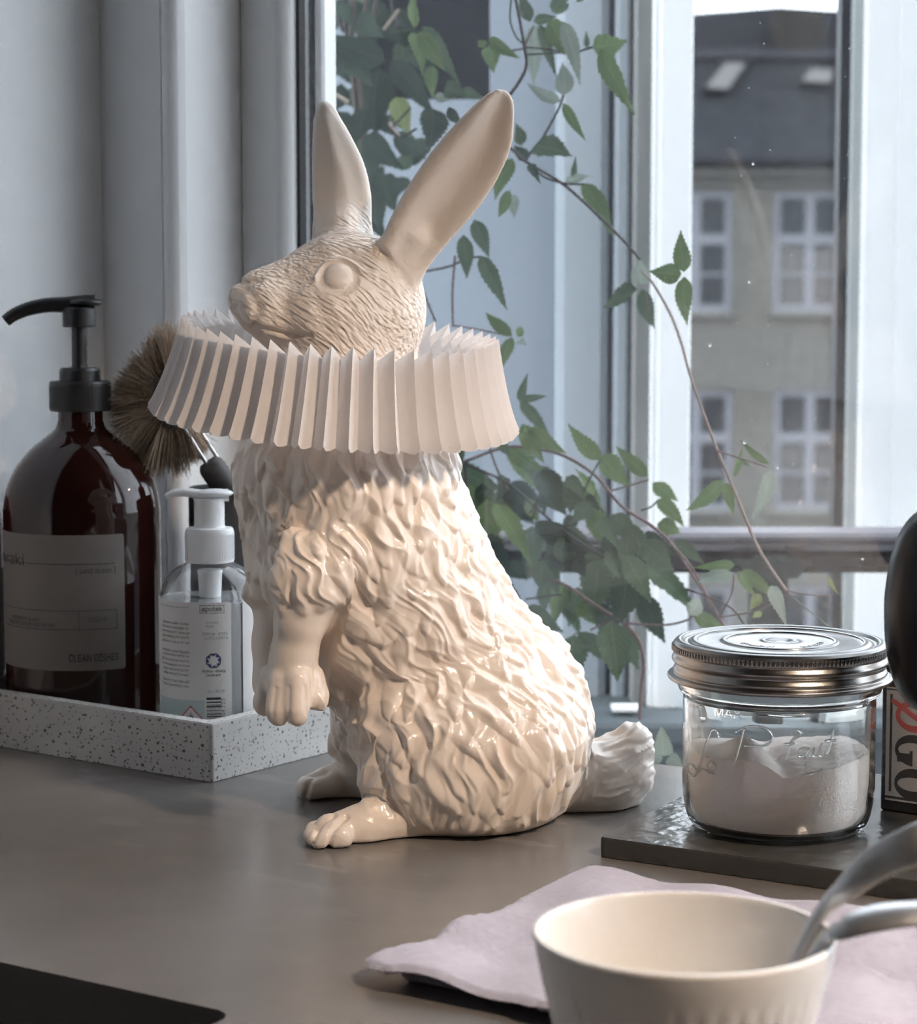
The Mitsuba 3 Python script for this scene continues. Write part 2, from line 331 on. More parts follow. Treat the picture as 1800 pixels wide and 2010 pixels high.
# ears: cupped blades with rounded rims
def outline_dist(pts, X, Z):
    """Distance to a polyline given in (x, z)."""
    d = np.full(np.broadcast(X, Z).shape, 1e9)
    for a, b in zip(pts, pts[1:]):
        e = b - a; t = np.clip(((X - a[0]) * e[0] + (Z - a[1]) * e[1]) / (e @ e + 1e-18), 0, 1)
        d = np.minimum(d, (X - a[0] - t * e[0]) ** 2 + (Z - a[1] - t * e[1]) ** 2)
    return np.sqrt(d)
def ear(left, right, h_of, bow, thick):
    L = spline([J(x, y)[[0, 2]] for x, y in left], 40); Rr = spline([J(x, y)[[0, 2]] for x, y in right], 40)
    poly = sg.Polygon(np.vstack([L, Rr[::-1]])).buffer(0)
    a = np.r_[poly.bounds[0], 0, poly.bounds[1]]; b = np.r_[poly.bounds[2], 0, poly.bounds[3]]
    a[1], b[1] = H0 - .1, H0 + .1
    s = window_(a - .012, b + .012)
    X, Z = np.meshgrid(gx[s[0]], gz[s[2]], indexing='ij')
    dl, dr_ = outline_dist(L, X, Z), outline_dist(Rr, X, Z)
    inside = shapely.contains_xy(poly, X.ravel(), Z.ravel()).reshape(X.shape)
    dd = np.minimum(dl, dr_); dd = np.where(inside, dd, -dd)
    ac = dl / (dl + dr_ + 1e-9)
    hm, th = h_of(X, Z) + bow(ac, np.clip(dd / (45 * PXM), 0, 1)) * PXM, thick(ac) * PXM
    Hh = gh[s[1]][None, :, None]
    # 2D distance to a stadium-like rim: thickness th inside, rounded at the outline
    e = np.maximum(th - dd, 0)[:, None, :]; q = np.abs(Hh - hm[:, None, :])
    f = np.sqrt(q**2 + e**2) - th[:, None, :]
    D[s] = smin(D[s], (f * 0.9).astype(np.float32), 34 * PXM)
zt, zb = J(985, 185)[2], J(790, 540)[2]
ear([(748, 478), (768, 430), (800, 372), (850, 300), (903, 240), (950, 196), (975, 184), (990, 183)],
    [(812, 560), (830, 540), (872, 488), (925, 428), (972, 362), (1000, 300), (1007, 250), (1006, 205), (990, 183)],
    lambda X, Z: H0 - .016 - .014 * (Z - zb) / (zt - zb),
    lambda ac, u: -17 * np.exp(-((ac - .2) / .2) ** 2) + 12 * u * np.exp(-((ac - .62) / .3) ** 2), lambda ac: 8 + 5 * np.exp(-(ac / .3) ** 2))
ear([(612, 480), (608, 420), (604, 350), (603, 270), (606, 215), (616, 190), (628, 183)],
    [(728, 480), (726, 430), (724, 375), (710, 315), (683, 258), (658, 215), (644, 190), (628, 183)],
    lambda X, Z: H0 + .022 + .030 * (Z - zb) / (zt - zb),
    lambda ac, u: -15 * u * np.exp(-((ac - .5) / .4) ** 2), lambda ac: 16 + 0 * ac)
# flat underside on the counter, slightly soft edge
D = np.maximum(D, (0.0004 - gz)[None, None, :].astype(np.float32))

def surface_nets(D):
    """Naive surface nets: one vertex per crossed cell, quads across crossed edges."""
    sg_ = D < 0
    n = np.zeros(tuple(np.array(D.shape) - 1), np.int8)
    for a in (0, 1):
        for b in (0, 1):
            for c in (0, 1): n += sg_[a:D.shape[0] - 1 + a, b:D.shape[1] - 1 + b, c:D.shape[2] - 1 + c]
    ijk = np.argwhere((n > 0) & (n < 8)); idx = np.full(n.shape, -1, np.int64); idx[tuple(ijk.T)] = np.arange(len(ijk))
    acc, cnt = np.zeros((len(ijk), 3)), np.zeros(len(ijk))
    val = lambda o: D[ijk[:, 0] + o[0], ijk[:, 1] + o[1], ijk[:, 2] + o[2]]
    for ax in range(3):
        for u in (0, 1):
            for w in (0, 1):
                o = [0, 0, 0]; o[(ax + 1) % 3], o[(ax + 2) % 3] = u, w; o2 = list(o); o2[ax] = 1
                a, b = val(o), val(o2); m = (a < 0) != (b < 0)
                t = np.where(m, a / np.where(m, a - b, 1), 0); p = np.tile(np.array(o, float), (len(ijk), 1)); p[:, ax] = t
                acc[m] += p[m]; cnt[m] += 1
    v = ijk + acc / cnt[:, None]; faces = []
    for ax in range(3):
        a = np.take(sg_, np.arange(D.shape[ax] - 1), ax); b = np.take(sg_, np.arange(1, D.shape[ax]), ax)
        e = np.argwhere(a != b); p, q = (ax + 1) % 3, (ax + 2) % 3
        e = e[(e[:, p] > 0) & (e[:, q] > 0) & (e[:, p] < D.shape[p] - 1) & (e[:, q] < D.shape[q] - 1)]
        quad = []
        for dp, dq in ((-1, -1), (0, -1), (0, 0), (-1, 0)):
            c = e.copy(); c[:, p] += dp; c[:, q] += dq; quad.append(idx[tuple(c.T)])
        quad = np.stack(quad, 1); flip = ~sg_[tuple(e.T)]
        quad[flip] = quad[flip][:, ::-1]; faces.append(quad)
    f = np.vstack(faces); f = f[(f >= 0).all(1)]
    return v, np.vstack([f[:, [0, 1, 2]], f[:, [0, 2, 3]]])
v, f = surface_nets(D)
v = lo + v * VX
body = trimesh.Trimesh(v, f, process=False)
body = max(body.split(only_watertight=False), key=lambda m: len(m.faces))
body.vertices = relax(np.array(body.vertices), np.array(body.faces), 4)
grad = None
body = body.subdivide()
bv = relax(np.array(body.vertices), np.array(body.faces), 3); bv[:, 2] = np.maximum(bv[:, 2], 0.0004)
bf = np.array(body.faces)
def vnormals(v, f):
    n = np.zeros_like(v); fn = np.cross(v[f[:, 1]] - v[f[:, 0]], v[f[:, 2]] - v[f[:, 0]])
    for k in range(3): np.add.at(n, f[:, k], fn)
    return n / (np.linalg.norm(n, axis=1, keepdims=True) + 1e-15)
bn = vnormals(bv, bf)
# ---- sculpting: picture coordinates of every vertex (the side view in which the strokes are laid out, both flanks alike)
bp = project(bv @ CW.T)[:, :2]
U, V = bp[:, 0], bp[:, 1]
def seg_dist(pts, n=24):
    d = np.full(len(U), 1e9)
    q = spline(pts, n)
    for a, b in zip(q, q[1:]):
        e = b - a; t = np.clip(((U - a[0]) * e[0] + (V - a[1]) * e[1]) / (e @ e), 0, 1)
        d = np.minimum(d, (U - a[0] - t * e[0]) ** 2 + (V - a[1] - t * e[1]) ** 2)
    return np.sqrt(d)
disp = np.zeros(len(bv))                            # in picture pixels, along the normal
def stroke(pts, width, height, n=24):
    global disp
    disp += height * np.exp(-(seg_dist(pts, n) / width) ** 2)
near = bn[:, 1] < 0.35
headm = V < 700
# eye: a bulging ball in a socket, with lids
r2 = np.sqrt(((U - 656) / 42) ** 2 + ((V - 545) / 31) ** 2); rb = np.sqrt(((U - 664) / 28) ** 2 + ((V - 542) / 24) ** 2)
disp += np.where(headm, -4 * np.clip(1 - r2**2, 0, 1) + 13 * np.sqrt(np.clip(1 - rb**2, 0, 1)), 0)
stroke([(620, 548), (632, 527), (650, 514), (672, 511), (692, 521), (716, 537), (736, 542)], 5, 7.5)
stroke([(700, 500), (722, 515), (740, 520)], 12, 3)
stroke([(640, 480), (680, 478), (722, 495)], 16, 5)
# nose, mouth, whisker pad, cheek crease
stroke([(466, 554), (482, 566), (498, 582), (508, 604)], 10, -5)
stroke([(470, 550), (488, 552), (510, 552)], 5, -4)
stroke([(506, 604), (502, 622), (497, 640)], 8, -5)
stroke([(497, 640), (530, 650), (570, 658), (608, 660)], 5, -9)
stroke([(618, 575), (630, 605), (640, 640)], 16, -4)
# paw and foot toes
for a in ([(541, 1352), (537, 1380), (535, 1406)], [(567, 1350), (566, 1380), (565, 1412)], [(599, 1350), (600, 1375), (603, 1402)]): stroke(a, 5, -3)
for a in ([(655, 1600), (630, 1618), (612, 1660)], [(680, 1604), (655, 1628), (645, 1668)], [(640, 1515), (612, 1530), (598, 1572)]): stroke(a, 5, -7)
stroke([(770, 1420), (742, 1470), (770, 1540)], 10, -5)
bv += bn * (disp * PXM)[:, None]
bv[:, 2] = np.maximum(bv[:, 2], 0.0003)
bn = vnormals(bv, bf)

# ---- fur: wavy ridged tufts that follow the body. s runs down the coat, q across it (picture pixels)
Lx = np.interp(V, [870, 960, 1050, 1150, 1250, 1350, 1450, 1550, 1670], [478, 470, 485, 520, 580, 640, 690, 705, 700])
Rx = np.interp(V, [870, 930, 1010, 1100, 1150, 1210, 1260, 1310, 1400, 1480, 1560, 1670], [868, 885, 902, 930, 955, 1002, 1060, 1100, 1158, 1165, 1160, 1150])
def ss(a, b, x):
    t = np.clip((x - a) / (b - a), 0, 1); return t * t * (3 - 2 * t)
amp = ss(835, 900, V)
arm = ss(1165, 1200, V) * (1 - ss(640, 665, U + 0.25 * (V - 1300))) * (1 - ss(1400, 1440, V))
amp *= 1 - arm
amp *= 1 - ss(1560, 1600, V) * (1 - ss(740, 830, U))
amp *= 1 - ss(1470, 1510, V) * (1 - ss(700, 722, U))
amp *= ss(0.000, 0.012, bv[:, 2])
tailm = ss(1150, 1185, U)
q_ = (U - Lx) / (Rx - Lx) * 430; s_c = V + .25 * (U - 700)
dep = (bv[:, 1] - H0) / PXM
tq = V + .15 * (U - 1150) + .0028 * np.maximum(U - 1150, 0) ** 2
nz3 = lambda a, b, c, o=2, sd=0: meshkit.fbm(np.stack([a, b, c], -1), o, sd)
def coat(lq, ls, wave, seed):
    """Sharp wavy crests with hollow valleys: ridged noise, long down the coat, bent into S-shapes by slower noise."""
    wq = wave * (nz3(q_ / 120, s_c / 95, dep / 150, 2, seed + 1) - .5) * 2 + wave * .65 * np.sin(s_c / 21 + 6 * nz3(q_ / 90, s_c / 260, dep / 160, 2, seed + 5))
    n = nz3((q_ + wq) / lq, s_c / ls, dep / (lq * 2.2), 1, seed)
    return (1 - np.abs(2 * n - 1)) ** 1.6
big = coat(58, 150, 26, 3); fine_ = coat(25, 105, 20, 17); hair = coat(12, 80, 16, 31)
# tufts: overlapping tongues whose free ends stand proud
rng = np.random.default_rng(7)
cand = np.nonzero((amp > .25) & (tailm < .5))[0]
pick = rng.permutation(cand); seeds, taken = [], cKDTree(bv[cand]); alive = np.ones(len(bv), bool)
for i in pick:
    if alive[i]:
        seeds.append(i); alive[cand[taken.query_ball_point(bv[i], 0.0125)]] = False
tree = cKDTree(bv); tuft = np.zeros(len(bv))
for i in seeds:
    n = bn[i]; sl = np.interp(V[i], [870, 1150, 1300, 1480, 1600], [.05, .28, .55, .15, -.1]) * np.clip((U[i] - 560) / 300, -.4, 1.6) + rng.normal(0, .12)
    d = np.array([sl, 0, -1.0]); d -= n * (d @ n)
    if np.linalg.norm(d) < .2: continue
    d /= np.linalg.norm(d); b = np.cross(n, d)
    L = rng.uniform(110, 190) * PXM; wd = rng.uniform(26, 44) * PXM
    c = bv[i] + d * .1 * L; ids = np.array(tree.query_ball_point(c, .58 * L)); q = bv[ids] - c
    ok = bn[ids] @ n > .2; ids, q = ids[ok], q[ok]; s = q @ d / L + .5; w = q @ b / wd
    w = w + rng.choice([-1, 1]) * .55 * np.sin(2 * np.pi * .6 * s + rng.uniform(0, 6.28))
    tw = np.minimum(1, np.clip(s, 0, 1) / .35) ** .7 * np.clip((1 - s) / .5, 0, 1) ** .6
    e = np.clip(1 - (w / (tw + 1e-6)) ** 2, 0, 1); prof = (.1 + .9 * np.clip(s, 0, 1)) * np.clip((1 - s) / .10, 0, 1) ** .5
    tuft[ids] = np.maximum(tuft[ids], np.where((s > 0) & (s < 1), e ** .7 * prof, 0))
tail_n = nz3((tq + 8 * np.sin(U / 22)) / 19, U / 110, dep / 60, 1, 41)
tail_h = 9 * (1 - np.abs(2 * tail_n - 1)) ** 1.4 + 4 * (1 - np.abs(2 * nz3(tq / 8.5, U / 80, dep / 30, 1, 43) - 1))
hgt = ((14 * tuft + 12 * big + 8.5 * fine_ + 3.0 * hair - 9) * (1 - tailm) + tail_h * tailm) * amp
# short clipped hair on forearm, feet: tiny
bv += bn * (hgt * PXM)[:, None]
bv[:, 2] = np.maximum(bv[:, 2], 0.0003)
# one light smoothing of the relief keeps the glaze soft
bw = relax(bv, bf, 1); bw[:, 2] = np.maximum(bw[:, 2], 0.0003)
RABBIT_V = bw @ CW.T
headf = (V[bf].mean(1) < 800)
t_lamp = thing('rabbit_lamp', 'white porcelain rabbit table lamp wearing a pleated paper collar, standing on the worktop', 'lamp')
# one continuous cast figure; the finely scratched head and the glossier fur share one material that turns from one into the other
add(t_lamp + '__figure', (RABBIT_V, bf), 'm_porcelain', True)
# ------------------------------------------------------------------ pleated paper collar (the shade), tilted a little towards the room
NP = 50
ct, cb = J(668, 655, 8), J(655, 826, 8)
Rt, Rb, dp = 0.0905, 0.1075, 0.0120
def shade_mesh():
    na, nb = 5, 12
    axis_h = ct[2] - cb[2]
    verts, faces = [], []
    cols = []
    for k in range(NP):
        for side in (0, 1):                         # valley -> ridge, ridge -> valley
            for j in range(na):
                a = j / na if side == 0 else 1 - j / na
                cols.append(((k + (side + j / na) / 2) / NP * 2 * math.pi, a))
    M = len(cols)
    for ang, a in cols:
        e = max(0, (a - .45) / .55)
        rise = 0.0042 * (1 - math.sqrt(max(0, 1 - e * e)))       # rounded lower outer corner
        for j in range(nb + 1):
            b = j / nb
            Rv = Rb + (Rt - Rb) * b + .0036 - dp * (1 - a)
            z = b * (axis_h + .0045 * a - .0045 * (1 - a)) + rise * (1 - b) ** 6 - .0016 * (1 - b) * a
            Rv -= 0.0012 * math.sin(math.pi * b) * a
            Rv *= 1 + .004 * math.sin(ang * 7 + 1)
            verts.append((Rv * math.cos(ang), Rv * math.sin(ang), z))
    for i in range(M):
        i2 = (i + 1) % M
        for j in range(nb):
            p, q = i * (nb + 1) + j, i2 * (nb + 1) + j
            faces += [(p, q, q + 1), (p, q + 1, p + 1)]
    return trimesh.Trimesh(np.array(verts), np.array(faces), process=False)
sm = shade_mesh()
ti, tj = math.radians(5.2), math.radians(0.9)
ax = np.array([math.sin(math.atan2(ct[0] - cb[0], ct[2] - cb[2])), -math.sin(ti), math.cos(ti)]); ax /= np.linalg.norm(ax)
ux = np.array([1, 0, 0]) - ax * ax[0]; ux /= np.linalg.norm(ux)
SH = mat4(ux, np.cross(ax, ux), ax, [cb[0], cb[1], cb[2]])
sm.apply_transform(SH); sm.vertices = sm.vertices @ CW.T
add(t_lamp + '__collar_shade', sm, 'm_paper', False)
part_label(t_lamp + '__collar_shade', 'pleated pinkish white paper collar shade')
# wire ring and arms that carry the collar round the neck, with the lamp holder inside
def shp(r, a, z): return (SH @ np.array([r * math.cos(a), r * math.sin(a), z, 1.0]))[:3] @ CW.T
ring = tube([shp(.068, a, .030) for a in np.linspace(0, 2 * np.pi, 49)], .0009, 6, False)
arms = [tube([shp(.030, a, .020), shp(.05, a, .026), shp(.068, a, .030)], .0008, 6) for a in np.arange(3) * 2.094 + .6]
principled('m_wire', (0.45, 0.45, 0.45), 0.3, metallic=1.0)
add(t_lamp + '__shade_ring', cat_([ring] + arms), 'm_wire', True)
# ------------------------------------------------------------------ outside, beyond the glass; it stands square to the street, which runs across the view
def xz(px, py, h):
    p = W(px, py, h); return p @ RT, p[2]
def cbox(px0, py0, px1, py1, h, th, ch=0.0):
    """A box whose face at the distance h spans the picture rectangle; th metres deep."""
    x0, z1 = xz(px0, py0, h); x1, z0 = xz(px1, py1, h)
    m = bbox([x0, h, z0], [x1, h + th, z1], ch) if ch else box([x0, h, z0], [x1, h + th, z1])
    m.vertices = m.vertices @ CW.T; return m
principled('m_render', (0.2741, 0.3081, 0.3496), 0.9, specular=.1)
principled('m_render_pale', (0.3780, 0.4158, 0.4498), 0.9, specular=.1)
principled('m_slate_dark', (0.022, 0.026, 0.032), 0.6)
principled('m_window_dark', (0.0328, 0.0357, 0.0461), 0.7, specular=.1)
principled('m_zinc', (0.0922, 0.1086, 0.1176), 0.6, specular=.2)
principled('m_outer_white', (0.84, 0.845, 0.84), 0.5)
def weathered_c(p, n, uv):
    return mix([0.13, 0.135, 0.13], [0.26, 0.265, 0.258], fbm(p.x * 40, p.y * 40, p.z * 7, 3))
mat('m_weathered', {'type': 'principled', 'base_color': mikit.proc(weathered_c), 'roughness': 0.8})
principled('m_rail', (0.1488, 0.1428, 0.1607), 0.6, specular=.2)
principled('m_rail_dark', (0.0238, 0.0245, 0.0297), 0.7, specular=.1)
principled('m_iron', (0.006, 0.010, 0.010), 0.5)

Z_LEDGE = W(900, 1415, 2.28)[2]
YL = lambda h: float(project(HF * h + np.array([0, 0, Z_LEDGE + .0008]))[1])
# neighbouring rendered wall with pilaster strips and a dark window high up
HW = 2.45
wk = struct('wall_outer', cat_([cbox(560, -700, 700, 1440, HW, .2), cbox(700, 195, 965, 1440, HW, .2), cbox(965, -700, 1232, 1440, HW, .2), cbox(700, -700, 965, -320, HW, .2)]), 'm_render', label='blue-grey rendered wall of the neighbouring house outside the window')
add('wall_outer__pilaster', cbox(1098, -700, 1188, 1440, HW - .03, .04, .008), 'm_render_pale')
add('wall_outer__pilaster', cbox(1214, -700, 1230, 1440, HW - .03, .04, .004), 'm_render_pale')
add('wall_outer__dark_window', cbox(690, -330, 975, 200, HW + .09, .02), 'm_window_dark')
add('wall_outer__edge_strip', cbox(1230, -700, 1259, 1440, HW - .01, .05), 'm_slate_dark')

# outer white window frame: two stiles with grooved faces, pane between them
t = thing('outer_window_frame', 'white wooden window frame outside beyond the balcony railing', 'window frame')
def seat(m):
    v = np.array(m.vertices); v[:, 2] = np.where(v[:, 2] < Z_LEDGE + .035, Z_LEDGE + .0008, v[:, 2]); m.vertices = v; return m
def stile_px(key, side, faces, grey_px, HF_):
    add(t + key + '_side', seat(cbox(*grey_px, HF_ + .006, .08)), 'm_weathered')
    add(t + key, seat(cat_([cbox(a, -700, b, 1394, HF_ - d, .08 + d, .002) for a, b, d in faces])), 'm_outer_white')
HS = 2.36
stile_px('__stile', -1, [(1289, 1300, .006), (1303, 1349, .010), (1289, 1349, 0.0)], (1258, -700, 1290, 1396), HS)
add(t + '__stile', seat(cat_([cbox(a, -700, b, 1396, HS - d, .08 + d, .002) for a, b, d in ((1716, 1754, .012), (1758, 1776, .006), (1780, 1990, .014), (1716, 1990, 0))])), 'm_outer_white')
principled('m_grey_paint', (0.40, 0.425, 0.42), 0.6)
add(t + '__inner_bead', seat(cbox(1690, -700, 1717, 1396, HS + .01, .06)), 'm_grey_paint')
add(t + '__seal', seat(cbox(1664, -700, 1691, 1396, HS + .03, .03)), 'm_slate_dark')
pc = [W(1349, -700, HS + .045), W(1664, -700, HS + .045), W(1664, 1396, HS + .045), W(1349, 1396, HS + .045)]
zt_, zb_ = pc[0][2], pc[2][2]
pv = np.array([[*pc[0][:2], zb_], [*pc[1][:2], zb_], [*pc[1][:2], zt_], [*pc[0][:2], zt_]])
add(t + '__pane', (pv, np.array([[0, 1, 2], [0, 2, 3]])), 'm_pane_outer')

# ledge that the frame stands on
t = thing('window_ledge', 'blue-grey painted ledge outside, under the white outer frame', 'ledge')
x0, z0 = xz(300, 1415, 2.28); x1, _ = xz(2300, 1415, 2.28)
m = cat_([box([x0, 2.28, z0 - .5], [x1, 2.7, z0 - .022]), bbox([x0, 2.262, z0 - .022], [x1, 2.7, z0], .004)]); m.vertices = m.vertices @ CW.T
add(t + '__front', m, 'm_zinc')
add(t + '__chip', cbox(1203, 1391, 1256, 1397, 2.30, .03), 'm_outer_white')

# railing
t = thing('balcony_railing', 'dark grey balcony railing outside the window with a black post', 'railing')
HR = 2.12
def rail(key, y0, y1, dep, m):
    x0, z1 = xz(350, y0, HR); x1, z0 = xz(2300, y1, HR)
    b = bbox([x0, HR - dep / 2, z0], [x1, HR + dep / 2, z1], .006); b.vertices = b.vertices @ CW.T
    add(t + key, b, m, False)
rail('__handrail', 1040, 1056, .060, 'm_rail'); rail('__handrail', 1056, 1076, .05, 'm_rail'); rail('__lower_rail', 1076, 1121, .036, 'm_rail_dark')
add(t + '__post', cbox(1477, 1090, 1545, 1400, HR - .03, .035, .003), 'm_iron')
xa, za = xz(1425, 1090, HR); xb, zb2 = xz(1578, 1122, HR); xc0, _ = xz(1470, 1122, HR); xc1, _ = xz(1550, 1122, HR)
m = prism(sg.Polygon([(xa, za), (xb, za), (xc1, zb2), (xc0, zb2)]), -.017, .02); m.apply_transform(mat4([1, 0, 0], [0, 0, 1], [0, -1, 0], [0, HR - .03, 0])); m.vertices = m.vertices @ CW.T
add(t + '__bracket', m, 'm_iron')

# house across the street
HB = 40.0
def house_c(p, n, uv):
    x = p.x * c_ + p.y * s_
    row = dr.floor(p.z / 0.075); a = nz(x * 4.2 + 0.5 * row, row * 1.7); b = fbm(x * .35, p.z * .35, 2.0, 3)
    joint = sstep(0.80, 0.95, p.z / 0.075 - row)
    return mix(mix([0.081, 0.078, 0.070], [0.112, 0.109, 0.100], 0.5 * a + 0.5 * b), [0.123, 0.12, 0.116], 0.4 * joint)
mat('m_house', {'type': 'principled', 'base_color': mikit.proc(house_c), 'roughness': 0.9, 'specular': .1})
def slate_c(p, n, uv):
    x = p.x * c_ + p.y * s_
    row = dr.floor(p.z / .22); k = mikit.cell_rand(dr.floor(x / .3 + .5 * row), row)
    b = sstep(.35, .7, fbm(x * .28 + 4.0, p.z * .10, 1.0, 3)) * sstep(5.0, 6.2, x)
    return mix(mix([0.0125, 0.014, 0.0175], [0.0175, 0.0195, 0.0235], k), [0.026, 0.022, 0.0195], 0.55 * b)
mat('m_slate', {'type': 'principled', 'base_color': mikit.proc(slate_c), 'roughness': 0.8, 'specular': .06})
principled('m_roof_dark', (0.0090, 0.0093, 0.0119), 0.9, specular=.05)
principled('m_cornice', (0.1116, 0.1101, 0.1012), 0.9, specular=.1)
principled('m_skylight', (0.0744, 0.0729, 0.0729), 0.5, specular=.2)
principled('m_gutter', (0.0357, 0.0357, 0.0432), 0.8, specular=.1)
principled('m_house_frame', (0.1563, 0.1607, 0.1785), 0.7, specular=.1)
principled('m_house_pane', (0.0178, 0.0209, 0.0254), 0.3, specular=0.2)
principled('m_house_pane_blind', (0.0668, 0.0668, 0.0684), 0.4, specular=.2)
principled('m_chimney', (0.0209, 0.0178, 0.0149), 0.9, specular=.05)
t = thing('house', 'beige brick house with slate roof and white windows across the street', 'house')
wx0, wx1 = 900, 2300
holes = []
WIN = [(1520, 1660, 375, 612), (1296, 1436, 375, 612), (1520, 1660, 765, 1003), (1296, 1436, 765, 1003), (1520, 1660, 1152, 1392), (1296, 1436, 1152, 1392), (1744, 1884, 375, 612), (1744, 1884, 765, 1003)]
x0, z0 = xz(wx0, 1900, HB); x1, z1 = xz(wx1, 342, HB)
wallp = sg.box(x0, z0, x1, z1)
for a, b, cc, d in WIN:
    qa, qz = xz(a, cc, HB); qb, qy = xz(b, d, HB); wallp = wallp.difference(sg.box(qa, qy, qb, qz))
FACE = mat4([1, 0, 0], [0, 0, 1], [0, -1, 0], [0, HB, 0])
def front(poly, d0, d1):
    m = prism(poly, -d1, -d0); m.apply_transform(FACE); m.vertices = m.vertices @ CW.T; return m
add(t + '__wall', front(wallp, 0, .35), 'm_house')
add(t + '__cornice', cat_([cbox(wx0, 330, wx1, 345, HB - .25, .5), cbox(wx0, 352, wx1, 362, HB - .08, .3)]), 'm_cornice')
add(t + '__gutter', cbox(wx0, 314, wx1, 326, HB - .42, .2), 'm_roof_dark')
for a, b, cc, d in WIN:
    qa, z1_ = xz(a, cc, HB); qb, z0_ = xz(b, d, HB); w_, h_ = qb - qa, z1_ - z0_
    fr = sg.box(qa, z0_, qb, z1_); sk = 0.09; cx = (qa + qb) / 2; zm = z0_ + h_ * .60
    panes = []
    for sx in (0, 1):
        xa_, xb_ = (qa + .12, cx - .08) if sx == 0 else (cx + .08, qb - .12)
        panes += [sg.box(xa_, zm + .09, xb_, z1_ - .12)]
        zl = z0_ + .12; zh = zm - .08; zmid = (zl + zh) / 2
        panes += [sg.box(xa_, zl, xb_, zmid - .025), sg.box(xa_, zmid + .025, xb_, zh)]
    for p_ in panes: fr = fr.difference(p_)
    k = add(t + '__window', front(fr, .06, .16), 'm_house_frame')
    for i, p_ in enumerate(panes):
        add(k + '__pane', front(p_.buffer(.02), .13, .15), 'm_house_pane' if (i % 3 == 0 or a < 1400) else 'm_house_pane_blind')
    add(k + '__sill', cbox(a - 10, d, b + 10, d + 10, HB - .12, .3), 'm_cornice')
# roof: steep slates, gutter line, upper dark slope, chimney, skylights
def slope(px0, px1, y0, h0, y1, h1, th=.15):
    xa_, za_ = xz(px0, y0, h0); xb_, _ = xz(px1, y0, h0); _, zb_ = xz(px0, y1, h1)
    v = np.array([[xa_, h0, za_], [xb_, h0, za_], [xb_, h1, zb_], [xa_, h1, zb_]]); v = np.vstack([v, v + [0, th, -th]])
    return trimesh.Trimesh(v @ CW.T, [[0, 1, 2], [0, 2, 3], [4, 6, 5], [4, 7, 6], [0, 4, 5], [0, 5, 1], [3, 2, 6], [3, 6, 7], [0, 3, 7], [0, 7, 4], [1, 5, 6], [1, 6, 2]], process=False)
add(t + '__roof', slope(wx0, wx1, 316, HB - .3, 110, HB + 1.6), 'm_slate')
add(t + '__roof_edge', cbox(wx0, 98, wx1, 113, HB + 1.4, .5), 'm_gutter')
up = [xz(1240, 34, HB + 4), xz(1530, 12, HB + 4), xz(1800, 30, HB + 4), xz(2300, 60, HB + 4)]
lo_ = [xz(900, 112, HB + 1.8)[0], xz(2300, 112, HB + 1.8)[0], xz(1000, 112, HB + 1.8)[1]]
v = np.array([[xz(900, 60, HB + 4)[0], HB + 4, xz(900, 60, HB + 4)[1]]] + [[a, HB + 4, b] for a, b in up] + [[lo_[1], HB + 1.8, lo_[2]], [lo_[0], HB + 1.8, lo_[2]]])
ff = [[6, 5, 4], [6, 4, 3], [6, 3, 2], [6, 2, 1], [6, 1, 0]]
v2 = np.vstack([v, v + [0, .3, -.3]]); ff2 = ff + [[a + 7, c + 7, b + 7] for a, b, c in ff]
add(t + '__upper_roof', trimesh.Trimesh(v2 @ CW.T, ff2, process=False), 'm_roof_dark')
add(t + '__chimney', cbox(1532, 20, 1618, 100, HB + 2.0, 1.2), 'm_chimney')
def onroof(pts, lift):
    q = []
    for px, py in pts:
        u = (316 - py) / (316 - 110); h = HB - .3 + 1.9 * u - lift; a, b = xz(px, py, h); q.append([a, h, b])
    return np.array(q)
for i, pts in enumerate((((1377, 176), (1428, 180), (1470, 120), (1424, 119)), ((1566, 160), (1632, 166), (1640, 136), (1590, 132)))):
    o, b = onroof(pts, .28), onroof(pts, -.1); n = 4
    f_ = [[0, 1, 2], [0, 2, 3]] + [[(j + a) % 4 + d for a, d in tri] for j in range(4) for tri in (((0, 0), (0, 4), (1, 4)), ((0, 0), (1, 4), (1, 0)))]
    k = add(t + '__skylight', trimesh.Trimesh(np.vstack([o, b]) @ CW.T, f_, process=False), 'm_roof_dark')
    ctr = o.mean(0); s2 = ctr + (o - ctr) * np.array([.86, 1, .86]) - [0, .05, 0]
    add(k + '__pane', (s2 @ CW.T, np.array([[0, 1, 2], [0, 2, 3]])), 'm_skylight')
# street ground so that nothing floats
add('street', box([-60, 1.8, -9.2], [60, 120, -9.0]), 'm_gutter'); labels['street'] = {'kind': 'structure'}

# rain spots on the pane
rng = np.random.default_rng(11)
drops = []
unit = trimesh.creation.icosphere(1, 1.0)
for i in range(110):
    px = rng.uniform(1240, 1700) if i < 100 else rng.uniform(1380, 1520); py = rng.uniform(10, 1220)
    r = rng.uniform(.0002, .00042) if rng.random() < .93 else rng.uniform(.0008, .0012)
    p = PY(px, py, YG + .0006); m = unit.copy(); m.apply_scale([r, r * .35, r * rng.uniform(1, 1.25)]); m.apply_translation(p); drops.append(m)
scene['m_water'] = {'type': 'dielectric', 'int_ior': 1.33}
k = add('window_1__raindrops', cat_(drops), 'm_water', True); labels[k] = {'kind': 'stuff', 'label': 'dried rain spots on the glass'}
